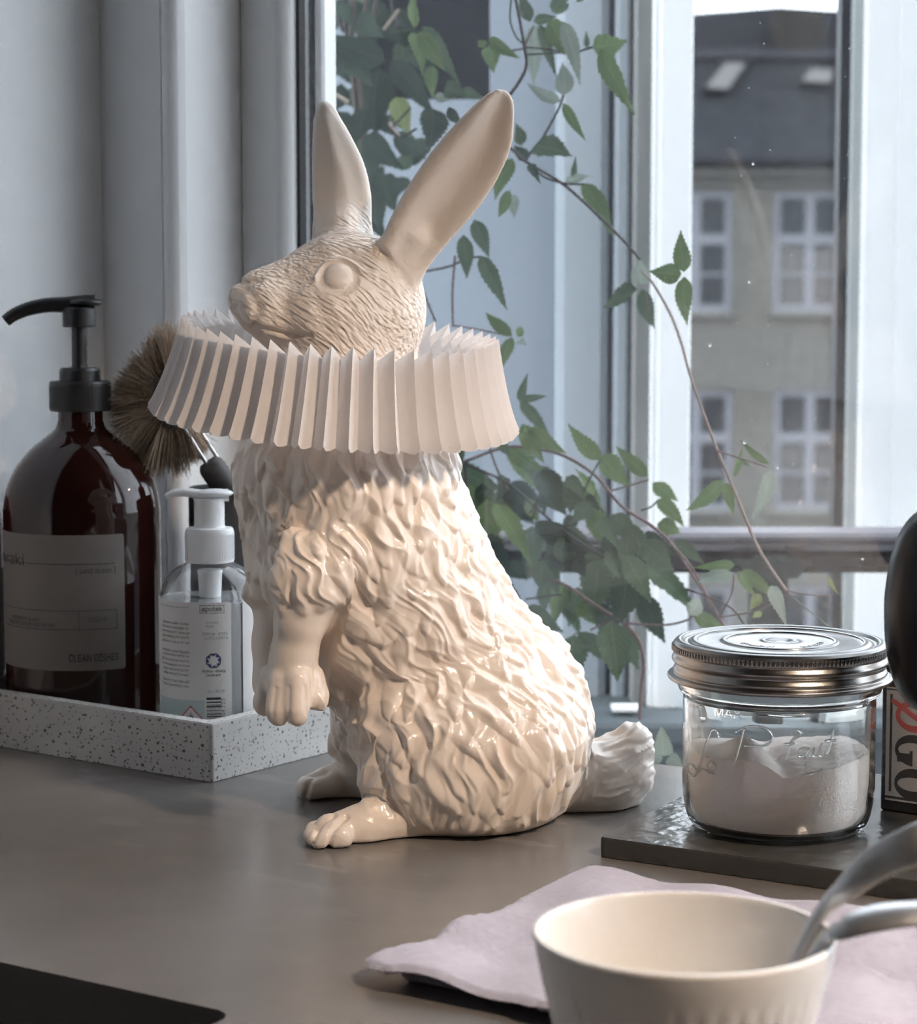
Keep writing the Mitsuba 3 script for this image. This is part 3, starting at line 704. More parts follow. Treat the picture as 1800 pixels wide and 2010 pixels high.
# ------------------------------------------------------------------ concrete tray with bottles, brush and cup
def concrete_c(p, n, uv):
    a = fbm(p.x * 30, p.y * 30, p.z * 30, 4)
    u = dr.select(dr.abs(n.z) > .7, p.x, p.x * .8 + p.y); w = dr.select(dr.abs(n.z) > .7, p.y, p.z)
    pores = mi.Float(0)
    for sc_, lo_, hi_ in ((150.0, .03, .17), (340.0, .05, .26)):
        d1, d2, r = mikit.voronoi(u * sc_, w * sc_)
        rad = lo_ + (hi_ - lo_) * r * r; pores = dr.maximum(pores, dr.select(r > .5, 1 - sstep(rad * .7, rad * 1.25, d1), 0))
    return mix(mix([0.42, 0.415, 0.405], [0.60, 0.59, 0.575], a), [0.05, 0.048, 0.046], .9 * pores)
mat('m_concrete', {'type': 'principled', 'base_color': mikit.proc(concrete_c), 'roughness': 0.85, 'specular': .3})
TC = G(415, 1537); TRZ = math.radians(-3.0)
TM = rotz(TRZ, [TC[0], TC[1], 0])                   # origin = the near right corner, x to the left is negative
TL, TD, TH_ = 0.255, 0.185, 0.0385
outer = sg.box(-TL, 0, 0, TD).buffer(-.003).buffer(.003); inner = sg.box(-TL + .011, .011, -.011, TD - .011).buffer(-.004).buffer(.004)
tm = cat_([prism(outer.difference(inner), .011, TH_ - .0008), prism(outer.buffer(-.0008).difference(inner.buffer(.0008)), TH_ - .0008, TH_), prism(outer, 0.0004, .011)])
t = thing('concrete_tray', 'pitted grey concrete tray holding the soap bottles', 'tray')
add(t, place(tm, TM), 'm_concrete')
ZT = 0.0114
principled('m_black_plastic', (0.012, 0.012, 0.013), 0.38)
principled('m_amber', (0.020, 0.0055, 0.004), 0.03, specular=0.5)
principled('m_label_grey', (0.18, 0.16, 0.147), 0.7)
principled('m_print', (0.02, 0.02, 0.022), 0.7)
principled('m_print_blue', (0.01, 0.015, 0.10), 0.7)
principled('m_print_red', (0.42, 0.05, 0.05), 0.7)
principled('m_print_teal', (0.42, 0.50, 0.50), 0.7)
principled('m_label_white', (0.62, 0.61, 0.60), 0.6)

class Can:
    """An upright round vessel: places pixels on its front as (angle, height)."""
    def __init__(s, px, Y, rad_px, py=1300):
        s.c = PY(px, py, Y); s.h = hdist(s.c); s.d = project(s.c)[2]; s.px, s.R = px, rad_px * s.d / FPX
        s.k = s.d / FPX; s.a0 = math.atan2(-s.c[1], -s.c[0])      # the direction to the camera
    def z(s, py): return W(s.px, py, s.h)[2]
    def prof(s, pts): return [(r * s.k, s.z(y)) for r, y in pts]
    def at(s, mesh): m = mesh.copy(); m.apply_translation([s.c[0], s.c[1], 0]); return m
    def ang(s, px): return math.asin(max(-1, min(1, (px - s.px) * s.k / s.R)))
    def zf(s, px, py):                                # height of the front surface point seen at (px, py)
        a = s.ang(px); return W(px, py, s.h - s.R * math.cos(a))[2]
    def wrap(s, mesh, lift):                          # mesh: x = arc length from the camera-facing line, y = height, z = thickness
        v = mesh.vertices; a = s.a0 + v[:, 0] / s.R; r = s.R + lift + v[:, 2]
        m = mesh.copy(); m.vertices = np.stack([s.c[0] + r * np.cos(a), s.c[1] + r * np.sin(a), v[:, 1]], 1); return m
    def patch(s, a0, a1, z0, z1, cr, lift, th, n=110):
        p = sg.box(a0 * s.R, z0, a1 * s.R, z1)
        if cr: p = p.buffer(-cr).buffer(cr, 6)
        return s.wrap(cut_strips(p, th, n), lift)
def cut_strips(poly, th, n):
    x0, y0, x1, y1 = poly.bounds; out = []
    for i in range(n):
        q = poly.intersection(sg.box(x0 + (x1 - x0) * i / n, y0 - 1, x0 + (x1 - x0) * (i + 1) / n, y1 + 1))
        for g in getattr(q, 'geoms', [q]):
            if g.geom_type == 'Polygon' and g.area > 0: out.append(prism(g, 0, th))
    return cat_(out)
TEXTS = {}
def lettering(text, height, bold=False, th=.00008):
    return meshkit.text_mesh(text, height, th, bold)
def put_text(can, text, px0, px1, py, hpx, bold=False, lift=.0004, width=None):
    """Text whose baseline starts at (px0, py) and runs to px1; hpx is the capital height."""
    m = lettering(text, hpx * can.k, bold)
    a0, a1 = can.ang(px0) * can.R, can.ang(px1) * can.R
    w = m.bounds[1][0] - m.bounds[0][0]; sx = (a1 - a0) / w
    v = m.vertices; v[:, 0] = (v[:, 0] - m.bounds[0][0]) * sx + a0; v[:, 1] += can.zf((px0 + px1) / 2, py); m.vertices = v
    return can.wrap(m, lift)
def put_rect(can, px0, px1, py0, py1, lift=.00042, th=.00006, n=0):
    a0, a1 = can.ang(px0) * can.R, can.ang(px1) * can.R; pm = (px0 + px1) / 2; n = max(2, int((a1 - a0) / can.R * 40))
    return can.wrap(cut_strips(sg.box(a0, can.zf(pm, py1), a1, can.zf(pm, py0)), th, n), lift)

def spout(pts, w0, w1, th, squash=.6):
    """A pump spout: a tapered bar along the points (x to the left is negative, z up), rounded section."""
    q = spline(pts, 22); n = len(q); rad = np.linspace(w0, w1, n)
    m = tube(np.stack([q[:, 0], np.zeros(n), q[:, 1]], 1), 1.0, 12); v = np.array(m.vertices).copy()
    for i in range(n):
        s_l = slice(i * 12, i * 12 + 12); c = np.array([q[i, 0], 0, q[i, 1]]); v[s_l] = c + (v[s_l] - c) * np.array([rad[i] * squash, rad[i], rad[i] * squash])
    v[n * 12], v[n * 12 + 1] = [q[0, 0], 0, q[0, 1]], [q[-1, 0], 0, q[-1, 1]]
    m.vertices = v; return m
def spout_at(can, m, a=0.0):
    M = mat4([RT[0] * math.cos(a) + HF[0] * math.sin(a), RT[1] * math.cos(a) + HF[1] * math.sin(a), 0], [-RT[0] * math.sin(a) + HF[0] * math.cos(a), -RT[1] * math.sin(a) + HF[1] * math.cos(a), 0], [0, 0, 1], [can.c[0], can.c[1], 0])
    return place(m, M)

# big amber bottle
B = Can(166, 1.212, 152)
t = thing('amber_soap_bottle', 'large dark amber bottle with black pump and grey label, standing in the concrete tray', 'bottle')
body_p = [(0, None)] + B.prof([(132, 1400), (147, 1395), (152, 1383), (152, 1100), (152, 1010), (150, 985), (145, 958), (134, 930), (117, 903), (94, 878), (68, 857), (50, 841), (44, 826), (43, 800), (40, 798), (0, 798)])
zb0 = ZT + .0003; body_p[0] = (0, zb0); body_p[1] = (body_p[1][0], zb0); body_p[2] = (body_p[2][0], zb0 + .0015); body_p[3] = (body_p[3][0], zb0 + .006)
sp_ = np.array(body_p[4:-3]); fine = [tuple(q) for q in spline(sp_, 60)]
add(t + '__body', B.at(lathe(body_p[:4] + fine + body_p[-3:], 96)), 'm_amber', 40)
zc = B.z
k = add(t + '__pump', B.at(cat_([lathe(B.prof([(0, 806), (58, 806), (59.5, 803), (59.5, 752), (57, 748), (40, 747), (39.5, 727), (36, 722), (17, 721), (15, 715), (15, 690), (15.5, 640), (0, 640)]), 64),
     lathe(B.prof([(0, 642), (31, 642), (32, 638), (32, 606), (30, 603), (0, 603)]), 48)])), 'm_black_plastic', 30)
def mz(pts): return [((x - B.px) * B.k, B.z(y)) for x, y in pts]
m = spout(mz([(196, 596), (175, 595), (140, 598), (105, 599), (70, 606), (42, 618), (26, 630)]), .0062, .0042, 0, 1.0)
pad = trimesh.creation.icosphere(3, 1.0); pad.apply_scale([.0125, .0105, .0035]); pad.apply_translation([(178 - B.px) * B.k, 0, B.z(594)])
add(k + '__spout', spout_at(B, cat_([m, pad]), .12), 'm_black_plastic', 40)
rg = [B.at(tube([[58.5 * B.k * math.cos(a), 58.5 * B.k * math.sin(a), B.z(757)], [58.5 * B.k * math.cos(a), 58.5 * B.k * math.sin(a), B.z(801)]], .0006, 4)) for a in np.linspace(0, 2 * np.pi, 90)[:-1]]
add(k + '__grip_ribs', cat_(rg), 'm_black_plastic'); labels[k + '__grip_ribs'] = {'kind': 'stuff'}
z0, z1 = B.zf(166, 1317), B.zf(166, 1051)
k = add(t + '__label', B.patch(-2.3, B.ang(243), z0, z1, .002, .0001, .0003), 'm_label_grey')
pr_ = [put_text(B, 'meraki', 6, 56, 1103, 21), put_text(B, '[ sand dunes ]', 152, 226, 1126, 10.5), put_text(B, '1000 ml', 175, 210, 1221, 9.5), put_text(B, 'CLEAN DISHES', 137, 230, 1299, 14, True),
       put_text(B, 'sand dunes opvask', 32, 84, 1215, 8.5), put_text(B, 'scent of orange and lemon', 26, 111, 1226, 8.5),
       put_rect(B, 14.6, 225, 1106.5, 1108), put_rect(B, 18, 228, 1198, 1199.2), put_rect(B, 18, 228, 1235, 1236.2), put_rect(B, 156, 157.2, 1198, 1236, n=2), put_rect(B, 227, 228.2, 1198, 1236, n=2)]
for q_ in pr_: add(k + '__print', q_, 'm_print')

# a second, smaller amber bottle at the far left, mostly outside the frame
B2 = Can(-84, 1.183, 93)
t = thing('small_soap_bottle', 'small reddish amber bottle at the left edge, beside the large one', 'bottle')
principled('m_amber_red', (0.10, 0.012, 0.012), 0.05, specular=0.6)
pf = B2.prof([(93, 1370), (93, 1050), (90, 1010), (78, 985), (50, 965), (32, 955), (32, 930), (0, 930)])
add(t + '__body', B2.at(lathe([(0, zb0), (88 * B2.k, zb0)] + pf[:1] + [tuple(q) for q in spline(np.array(pf[1:-2]), 30)] + pf[-2:], 64)), 'm_amber_red', 40)
add(t + '__cap', B2.at(lathe(B2.prof([(0, 935), (35, 935), (36, 930), (36, 880), (34, 876), (0, 876)]), 40)), 'm_black_plastic', 30)
add(t + '__label', B2.patch(-1.2, 1.35, B2.zf(-84, 1330), B2.zf(-84, 1125), .002, .0001, .0003), 'm_label_grey')

# clear sanitizer bottle
S = Can(414, 1.205, 99)
t = thing('sanitizer_bottle', 'clear pump bottle with white label and clear liquid, in the concrete tray', 'bottle')
scene['m_clear'] = {'type': 'dielectric', 'int_ior': 1.38}
scene['m_clear_air'] = {'type': 'dielectric', 'int_ior': 1.0, 'ext_ior': 1.38}
principled('m_white_plastic', (0.70, 0.71, 0.72), 0.35)
sh = S.prof([(99, 1195), (98, 1172), (93, 1150), (82, 1130), (66, 1114), (50, 1105), (44, 1101), (44, 1092)])
shs = [tuple(q) for q in spline(np.array(sh), 40)]
add(t + '__body', S.at(lathe([(0, zb0), (90 * S.k, zb0), (97 * S.k, zb0 + .0015), (99 * S.k, zb0 + .005)] + shs + [(0, shs[-1][1])], 96)), 'm_clear', 40)
zl = S.z(1172); w_ = .0012
air = [(0, zl), (S.R - w_, zl)] + [(r - w_, z) for r, z in shs if z > zl + .0005][:-1]; air += [(0, air[-1][1])]
add(t + '__air_space', S.at(lathe(air, 96)), 'm_clear_air', 40)
principled('m_gel', (0.46, 0.475, 0.49), 0.25)
add(t + '__gel', S.at(lathe([(0, zb0 + .003), (92 * S.k, zb0 + .003), (S.R - .0014, zb0 + .007), (S.R - .0014, zl - .0004), (0, zl - .0004)], 96)), 'm_gel', 40)
k = add(t + '__pump', S.at(cat_([lathe(S.prof([(0, 1102), (47, 1102), (48, 1098), (48, 1044), (45, 1036), (31, 1034), (29.5, 1030), (29.5, 985), (31, 978), (0, 978)]), 64)])), 'm_white_plastic', 30)
ri = [S.at(tube([[47.6 * S.k * math.cos(a), 47.6 * S.k * math.sin(a), S.z(1047)], [47.6 * S.k * math.cos(a), 47.6 * S.k * math.sin(a), S.z(1097)]], .0004, 4)) for a in np.linspace(0, 2 * np.pi, 72)[:-1]]
kk = add(k + '__grip_ribs', cat_(ri), 'm_white_plastic'); labels[kk] = {'kind': 'stuff'}
def mz2(pts): return [((x - S.px) * S.k, S.z(y)) for x, y in pts]
m = spout(mz2([(452, 972), (430, 973), (400, 971), (370, 966), (345, 968), (331, 975)]), .0055, .0026, 0, .8)
pad = trimesh.creation.icosphere(3, 1.0); pad.apply_scale([.0125, .0095, .003]); pad.apply_translation([(425 - S.px) * S.k, 0, S.z(968)])
add(k + '__spout', spout_at(S, cat_([m, pad]), .1), 'm_white_plastic', 40)
# the dip tube lies inside the liquid
add(t + '__dip_tube', S.at(lathe([(0, zl + .0003), (21 * S.k, zl + .0003)] + S.prof([(24, 1120), (0, 1120)]), 32)), 'm_white_plastic', 30)
z0, z1 = S.zf(414, 1440), S.zf(414, 1183)
z0 = max(z0, zb0 + .008)
k = add(t + '__label', S.patch(-2.2, S.ang(453), z0, z1, .0015, .0001, .00025), 'm_label_white')
k2 = add(t + '__label', S.patch(S.ang(475), 2.0, z0, z1 - .0006, .0015, .0001, .00025), 'm_label_white')
P = []
P += [put_text(S, 'apotek', 397, 437, 1200, 9.0, True)]
P += [put_rect(S, 394, 440, 1188, 1189), put_rect(S, 394, 440, 1203.5, 1204.5), put_rect(S, 394, 394.9, 1188, 1204, n=1), put_rect(S, 439.2, 440, 1188, 1204, n=1), put_rect(S, 318, 374, 1189.2, 1190)]
P += [put_text(S, 'Anvendes', 406, 429.5, 1224, 4.4), put_text(S, 'inden:', 406, 421, 1231.5, 4.4), put_text(S, 'EXP06  2020', 399, 446, 1247, 5.2), put_text(S, 'LOT169870', 404, 447, 1255.5, 5.2),
      put_text(S, 'Astma-Allergi', 397, 442, 1320, 5.4, True), put_text(S, 'Danmark', 404, 433, 1327.5, 5.0, True), put_text(S, 'Vnr.: 215123', 407, 439, 1359.5, 4.8)]
for y, xl, s in ((1224.5, 324, 'desinficeringsmiddel. Alternativ'), (1233, 323, 'hvor vand ikke er tilgængeligt. Ge-'), (1242, 322, 'len er bakteriefri. Ideel på'), (1251, 323, 'rejse, indkøbsling, efter bleskift,'), (1261, 322, 'og når der er behov for helt'),
                 (1279, 323, 'rene hænder, og gnid omhyggeligt'), (1287, 323, 'til hænderne lufttørre.'), (1297, 322, 'Må ikke udsættes for'), (1306, 322, 'sol. Drej pumpen mod uret'), (1315.5, 323, 'Testet i henhold til EN1500.'), (1324, 324, 'Astma-Allergi Danmark.'),
                 (1337, 323, 'Glycerine, Aqua, Isopropyl'), (1346, 322, 'Alcohol, Alkyl Acrylate Cross-')):
    P.append(put_text(S, s, xl, 374, y, 5.0))
for y0, y1 in ((1369, 1374), (1377, 1380), (1383, 1384.5), (1385.5, 1389), (1391, 1392), (1394, 1396), (1398, 1398.8), (1400.5, 1403), (1405, 1408), (1410, 1411), (1413, 1416)): P.append(put_rect(S, 405, 433, y0, y1, n=6))
m = lettering('5 700009 233', 7 * S.k); v = m.vertices; m.vertices = np.stack([-v[:, 1], v[:, 0], v[:, 2]], 1)
m.apply_translation([S.ang(440) * S.R, S.zf(437, 1406) - .016, 0]); top_z = S.zf(437, 1372); m.apply_translation([0, top_z - m.bounds[1][1], 0]); P.append(S.wrap(m, .0004))
for q_ in P: add(k + '__print', q_, 'm_print')
# ring of seven hooked blades
lg = []
for i in range(8):
    a = i * 2 * math.pi / 8; q = [(9.2 * math.cos(a + u), 9.2 * math.sin(a + u) ) for u in np.linspace(0, .2, 3)]
    r0, r1 = np.array([13.0 * math.cos(a), 13.0 * math.sin(a)]), np.array([10.2 * math.cos(a + 1.05), 10.2 * math.sin(a + 1.05)])
    md = np.array([13.6 * math.cos(a + .5), 13.6 * math.sin(a + .5)])
    lg.append(sg.LineString(spline([r0 * .78, r0, md, r1], 14)).buffer(1.35))
lg = so.unary_union(lg)
import shapely.affinity as saf
lg = saf.scale(lg, S.k, S.k, origin=(0, 0))
lg = saf.translate(lg, S.ang(419) * S.R, S.zf(419, 1297))
add(k + '__logo', S.wrap(cut_strips(lg, .00006, 10), .0004), 'm_print_blue')
kb = put_rect(S, 317, 401, 1372, 1440, lift=.00036, th=.00003, n=24)
add(k + '__hazard_band', kb, 'm_print_teal')
c0, cz = S.ang(375) * S.R, S.zf(375, 1384); e_ = 30 * S.k
tri = sg.Polygon([(c0, cz), (c0 - e_, cz - e_ * 1.05), (c0, cz - 2.1 * e_), (c0 + e_, cz - e_ * 1.05)])
add(k + '__hazard_sign', S.wrap(cut_strips(tri.difference(tri.buffer(-2.4 * S.k)), .00004, 10), .00044), 'm_print_red')
add(k + '__hazard_field', S.wrap(cut_strips(tri.buffer(-2.4 * S.k), .00003, 10), .00042), 'm_label_white')
fl = so.unary_union([sg.Polygon([(c0 + (x - w) * S.k, cz - 26 * S.k), (c0 + x * S.k, cz - (26 - hh) * S.k), (c0 + (x + w) * S.k, cz - 26 * S.k)]) for x, w, hh in ((-4, 2.2, 9), (0, 2.6, 14), (4, 2.2, 9))])
add(k + '__hazard_flame', S.wrap(cut_strips(fl, .00004, 6), .00046), 'm_print')

# black cup with the dish brush
principled('m_cup', (0.014, 0.015, 0.017), 0.45)
CU = Can(446, 1.268, 72)
t = thing('black_cup', 'black cylindrical cup holding the dish brush, behind the clear bottle', 'cup')
r = 72 * CU.k
add(t, CU.at(lathe([(0, zb0), (r - .002, zb0), (r, zb0 + .002), (r, CU.z(958)), (r - .001, CU.z(955)), (r - .003, CU.z(956)), (r - .0035, zb0 + .006), (0, zb0 + .006)], 64)), 'm_cup', 40)
t = thing('dish_brush', 'dish brush with round straw-coloured bristle head and dark wooden handle', 'brush')
hb = hdist(CU.c)
def wd(px, py, h): return W(px, py, h)
def wood_c(p, n, uv):
    return mix([0.035, 0.032, 0.03], [0.085, 0.075, 0.066], fbm(p.x * 40, p.y * 40, p.z * 160, 3))
mat('m_dark_wood', {'type': 'principled', 'base_color': mikit.proc(wood_c), 'roughness': 0.6})
hd = spline([wd(408, 906, hb - .004), wd(435, 945, hb - .002), wd(470, 1000, hb), wd(492, 1045, hb + .002)], 16)
add(t + '__handle', cat_([tube(hd, np.interp(np.linspace(0, 1, 16), [0, .03, .1, 1], [.0070, .0088, .0096, .0098]), 20)]), 'm_dark_wood', 40)
wire = []
for (a, b, dh) in (((402, 905), (344, 812), -.004), ((426, 898), (365, 800), .004)):
    wire.append(tube(spline([wd(a[0] + 14, a[1] + 22, hb + dh), wd(*a, hb + dh), wd((a[0] + b[0]) / 2, (a[1] + b[1]) / 2, hb + dh), wd(*b, hb + dh)], 10), .0015, 10))
principled('m_steel', (0.55, 0.55, 0.56), 0.2, metallic=1.0)
add(t + '__wire_neck', wire[0], 'm_steel', True); add(t + '__wire_neck', wire[1], 'm_steel', True)
hc = wd(336, 788, hb)                                # hub of the bristle head, disc standing on edge
disc = lathe([(0, -.009), (.017, -.009), (.019, -.007), (.019, .007), (.017, .009), (0, .009)], 32)
axd = RT * .55 - np.array([0, 0, 1.0]) * -.15 + HF * .5; axd /= np.linalg.norm(axd); ux_ = np.cross([0, 0, 1.0], axd); ux_ /= np.linalg.norm(ux_)
add(t + '__hub', place(disc, mat4(ux_, np.cross(axd, ux_), axd, hc)), 'm_dark_wood', 30)
rng = np.random.default_rng(3)
def bristle_c(p, n, uv): return mix([0.21, 0.145, 0.10], [0.50, 0.39, 0.285], nz(p.x * 900, p.y * 900, p.z * 300))
mat('m_bristle', {'type': 'principled', 'base_color': mikit.proc(bristle_c), 'roughness': 0.6})
vs, fs, o_ = [], [], 0
outl = {100: 148, 85: 150, 70: 120, 115: 100, 130: 98, 150: 102, 170: 106, 190: 106, 210: 108, 230: 120, 250: 140, 265: 138, 280: 120, 300: 105, 320: 80, 340: 60, 360: 60, 20: 60, 45: 80}
ka = np.array(sorted(outl)); kv = np.array([outl[a] for a in ka]); kpx = project(hc)[2] / FPX
for tuft in range(175):
    a = rng.uniform(72, 305); d_off = rng.normal(.3, .2); ln = np.interp(a, ka, kv) * kpx * rng.uniform(.72, .93)
    for b in range(24):
        aa = math.radians(a + rng.normal(0, 1.9)); L_ = ln * rng.uniform(.88, 1.04) * (1 + .08 * (rng.random() < .04))
        dirv = RT * math.cos(aa) + np.array([0, 0, 1.0]) * math.sin(aa) + HF * (d_off + rng.normal(0, .06)); dirv /= np.linalg.norm(dirv)
        side = np.cross(dirv, HF); side /= np.linalg.norm(side)
        p0 = hc + dirv * .012 + rng.normal(0, .0012, 3); bend = side * rng.normal(0, .0035) + np.array([0, 0, -.003])
        w0 = .0004
        pts = [p0, p0 + dirv * L_ * .5 + bend * .3, p0 + dirv * L_ + bend]
        nr = np.cross(side, dirv)
        for q, ww in zip(pts, (w0, w0, w0 * .5)):
            vs += [q + side * ww, q - side * ww * .5 + nr * ww * .87, q - side * ww * .5 - nr * ww * .87]
        for sg_i in (0, 3):
            for e in range(3):
                e2 = (e + 1) % 3; fs += [(o_ + sg_i + e, o_ + sg_i + e2, o_ + sg_i + 3 + e2), (o_ + sg_i + e, o_ + sg_i + 3 + e2, o_ + sg_i + 3 + e)]
        o_ += 9
k = add(t + '__bristles', (np.array(vs), np.array(fs)), 'm_bristle', True); labels[k] = {'kind': 'stuff', 'label': 'straw-coloured bristles'}
# ------------------------------------------------------------------ dark slate board with the sugar jar, a carton and a black kettle behind it
def slate_board_c(p, n, uv): return mix([0.030, 0.029, 0.027], [0.045, 0.043, 0.040], fbm(p.x * 60, p.y * 60, p.z * 60, 4))
bumped('m_board', {'type': 'principled', 'base_color': mikit.proc(slate_board_c), 'roughness': 0.16, 'specular': .6},
       lambda p, n, uv: fbm(p.x * 160, p.y * 160, p.z * 160, 3), 0.0006, 5e-4)
bumped('m_board_edge', {'type': 'principled', 'base_color': mikit.proc(slate_board_c), 'roughness': 0.6},
       lambda p, n, uv: fbm(p.x * 220, p.y * 220, p.z * 220, 3), 0.0007, 5e-4)
TB = 0.0115
b0 = G(1175, 1682); b1 = G(1709, 1759); bl = G(1340, 1565, TB)
ang = math.atan2((b1 - b0)[1], (b1 - b0)[0])
BM = rotz(ang, [b0[0], b0[1], 0])
t = thing('slate_board', 'dark slate serving board under the sugar jar', 'board')
pb = sg.Polygon([(0, 0), (.30, -.0), (.30, .24), (-.012, .24), (-.004, .1)]).buffer(-.004).buffer(.004)
rag = np.random.default_rng(5)
xy = np.array(pb.exterior.segmentize(.003).coords)[:-1]
rag1 = meshkit.fbm(np.c_[xy * 260, xy[:, :1] * 0], 3, 2) - .5
low_ring = xy + np.c_[rag1, rag1] * .0016
def ring_loft(rings, cap=True):
    """Lofts equal rings of (x, y, z); flat caps by earcut."""
    n = len(rings[0]); v = np.vstack(rings); f = []
    for k in range(len(rings) - 1):
        i = np.arange(n); j = (i + 1) % n
        f += [np.c_[k * n + i, k * n + j, (k + 1) * n + j], np.c_[k * n + i, (k + 1) * n + j, (k + 1) * n + i]]
    return trimesh.Trimesh(v, np.vstack(f), process=False)
z3 = lambda r, z: np.c_[r, np.full(len(r), z)]
inn = np.array(sg.Polygon(xy).buffer(-.0016).exterior.segmentize(.003).coords)
side = ring_loft([z3(low_ring, .0004), z3(xy, .0022), z3(xy, TB - .0016), z3(xy * .996 + xy.mean(0) * .004, TB - .0003)])
add(t + '__edge', cat_([place(side, BM), place(prism(sg.Polygon(low_ring).buffer(0), .0004, .0006), BM)]), 'm_board_edge', 40)
tg = sg.Polygon(xy * .996 + xy.mean(0) * .004).buffer(0)
add(t + '__top', place(prism(tg, TB - .0018, TB), BM), 'm_board')

JC = G(1526, 1622, TB); JH = hdist(JC); JD = project(JC)[2]; JK = JD / FPX
jz = lambda py: W(1532, py, JH)[2]
jat = lambda m: place(m, rotz(0, [JC[0], JC[1], 0]))
jx = (W(1534, 1400, JH) - JC) @ RT
t = thing('sugar_jar', 'glass preserving jar half full of sugar with silver screw lid, standing on the slate board', 'jar')
scene['m_glass'] = {'type': 'dielectric', 'int_ior': 1.5, 'specular_transmittance': rgb(.985, .992, .988)}
zb_ = TB + .0003
out = [(0, zb_ + .003), (100 * JK, zb_ + .0028), (140 * JK, zb_ + .0004), (152 * JK, zb_), (164 * JK, zb_ + .0012), (176 * JK, zb_ + .006), (184 * JK, zb_ + .015), (187 * JK, zb_ + .026), (187 * JK, jz(1480)), (187 * JK, jz(1378)), (186 * JK, jz(1366)), (190 * JK, jz(1358)), (196 * JK, jz(1350)), (197 * JK, jz(1338)), (196 * JK, jz(1290))]
wl = .0032
inn_ = [(190 * JK - .002, jz(1290)), (186 * JK - wl, jz(1345)), (183 * JK - wl, jz(1362)), (187 * JK - wl, jz(1384)), (187 * JK - wl, jz(1480)), (186 * JK - wl, zb_ + .026), (181 * JK - wl, zb_ + .012), (168 * JK - wl, zb_ + .0052), (125 * JK, zb_ + .0038), (0, zb_ + .0042)]
prof = [tuple(q) for q in spline(np.array(out), 70)] + [tuple(q) for q in spline(np.array(inn_), 50)]
prof[0] = (0, prof[0][1]); prof[-1] = (0, prof[-1][1])
add(t + '__glass', jat(lathe(prof, 128)), 'm_glass', 40)
# embossed script and MAX on the front of the glass: raised glass beads along hand-drawn strokes
class JarCan(Can):
    def __init__(s): s.c = np.array([JC[0], JC[1], 0]); s.h = JH; s.d = JD; s.k = JK; s.px = 1526; s.R = 187 * JK; s.a0 = math.atan2(-s.c[1], -s.c[0])
JR = JarCan()
def jpt(px, py, lift=.0002):
    a = JR.ang(px); r = JR.R + lift; return np.array([JC[0] + r * math.cos(JR.a0 + a), JC[1] + r * math.sin(JR.a0 + a), JR.zf(px, py)])
def bead(pts, r=.0009, n=40):
    q = spline(np.array(pts, float), n); return tube([jpt(*p) for p in q], r * (.55 + .45 * np.sin(np.pi * np.linspace(0.05, .95, n))), 6)
script = [[(1415, 1452), (1412, 1440), (1402, 1436), (1394, 1452), (1386, 1480), (1378, 1508), (1368, 1527), (1355, 1522), (1354, 1508), (1362, 1506), (1374, 1518), (1384, 1514), (1396, 1522)],
          [(1398, 1516), (1408, 1508), (1400, 1500), (1394, 1514), (1406, 1524)],
          [(1462, 1432), (1452, 1470), (1442, 1508)], [(1446, 1440), (1468, 1428), (1500, 1430), (1516, 1446), (1500, 1464), (1462, 1466)],
          [(1548, 1440), (1560, 1432), (1568, 1440), (1552, 1452), (1544, 1478), (1540, 1492)], [(1534, 1462), (1556, 1458)],
          [(1580, 1466), (1566, 1470), (1564, 1482), (1574, 1482), (1582, 1468), (1584, 1484)], [(1592, 1466), (1590, 1480), (1598, 1484)], [(1606, 1456), (1602, 1478), (1610, 1482)], [(1628, 1430), (1622, 1456), (1616, 1478)], [(1612, 1452), (1632, 1450)],
          [(1570, 1522), (1590, 1516), (1608, 1508)]]
add(t + '__script', cat_([bead(s) for s in script]), 'm_glass', True); part_label(t + '__script', 'raised glass script reading Le Parfait')
mx = lettering('MAX', 16 * JK, False, .0005); v = mx.vertices; mx.vertices = v * [(JR.ang(1455) - JR.ang(1404)) * JR.R / (v[:, 0].max() - v[:, 0].min()), 1, 1] + [JR.ang(1404) * JR.R, JR.zf(1430, 1411), 0]
add(t + '__max_mark', cat_([JR.wrap(mx, .0), bead([(1490, 1404), (1530, 1406), (1568, 1405)], .0006)]), 'm_glass')
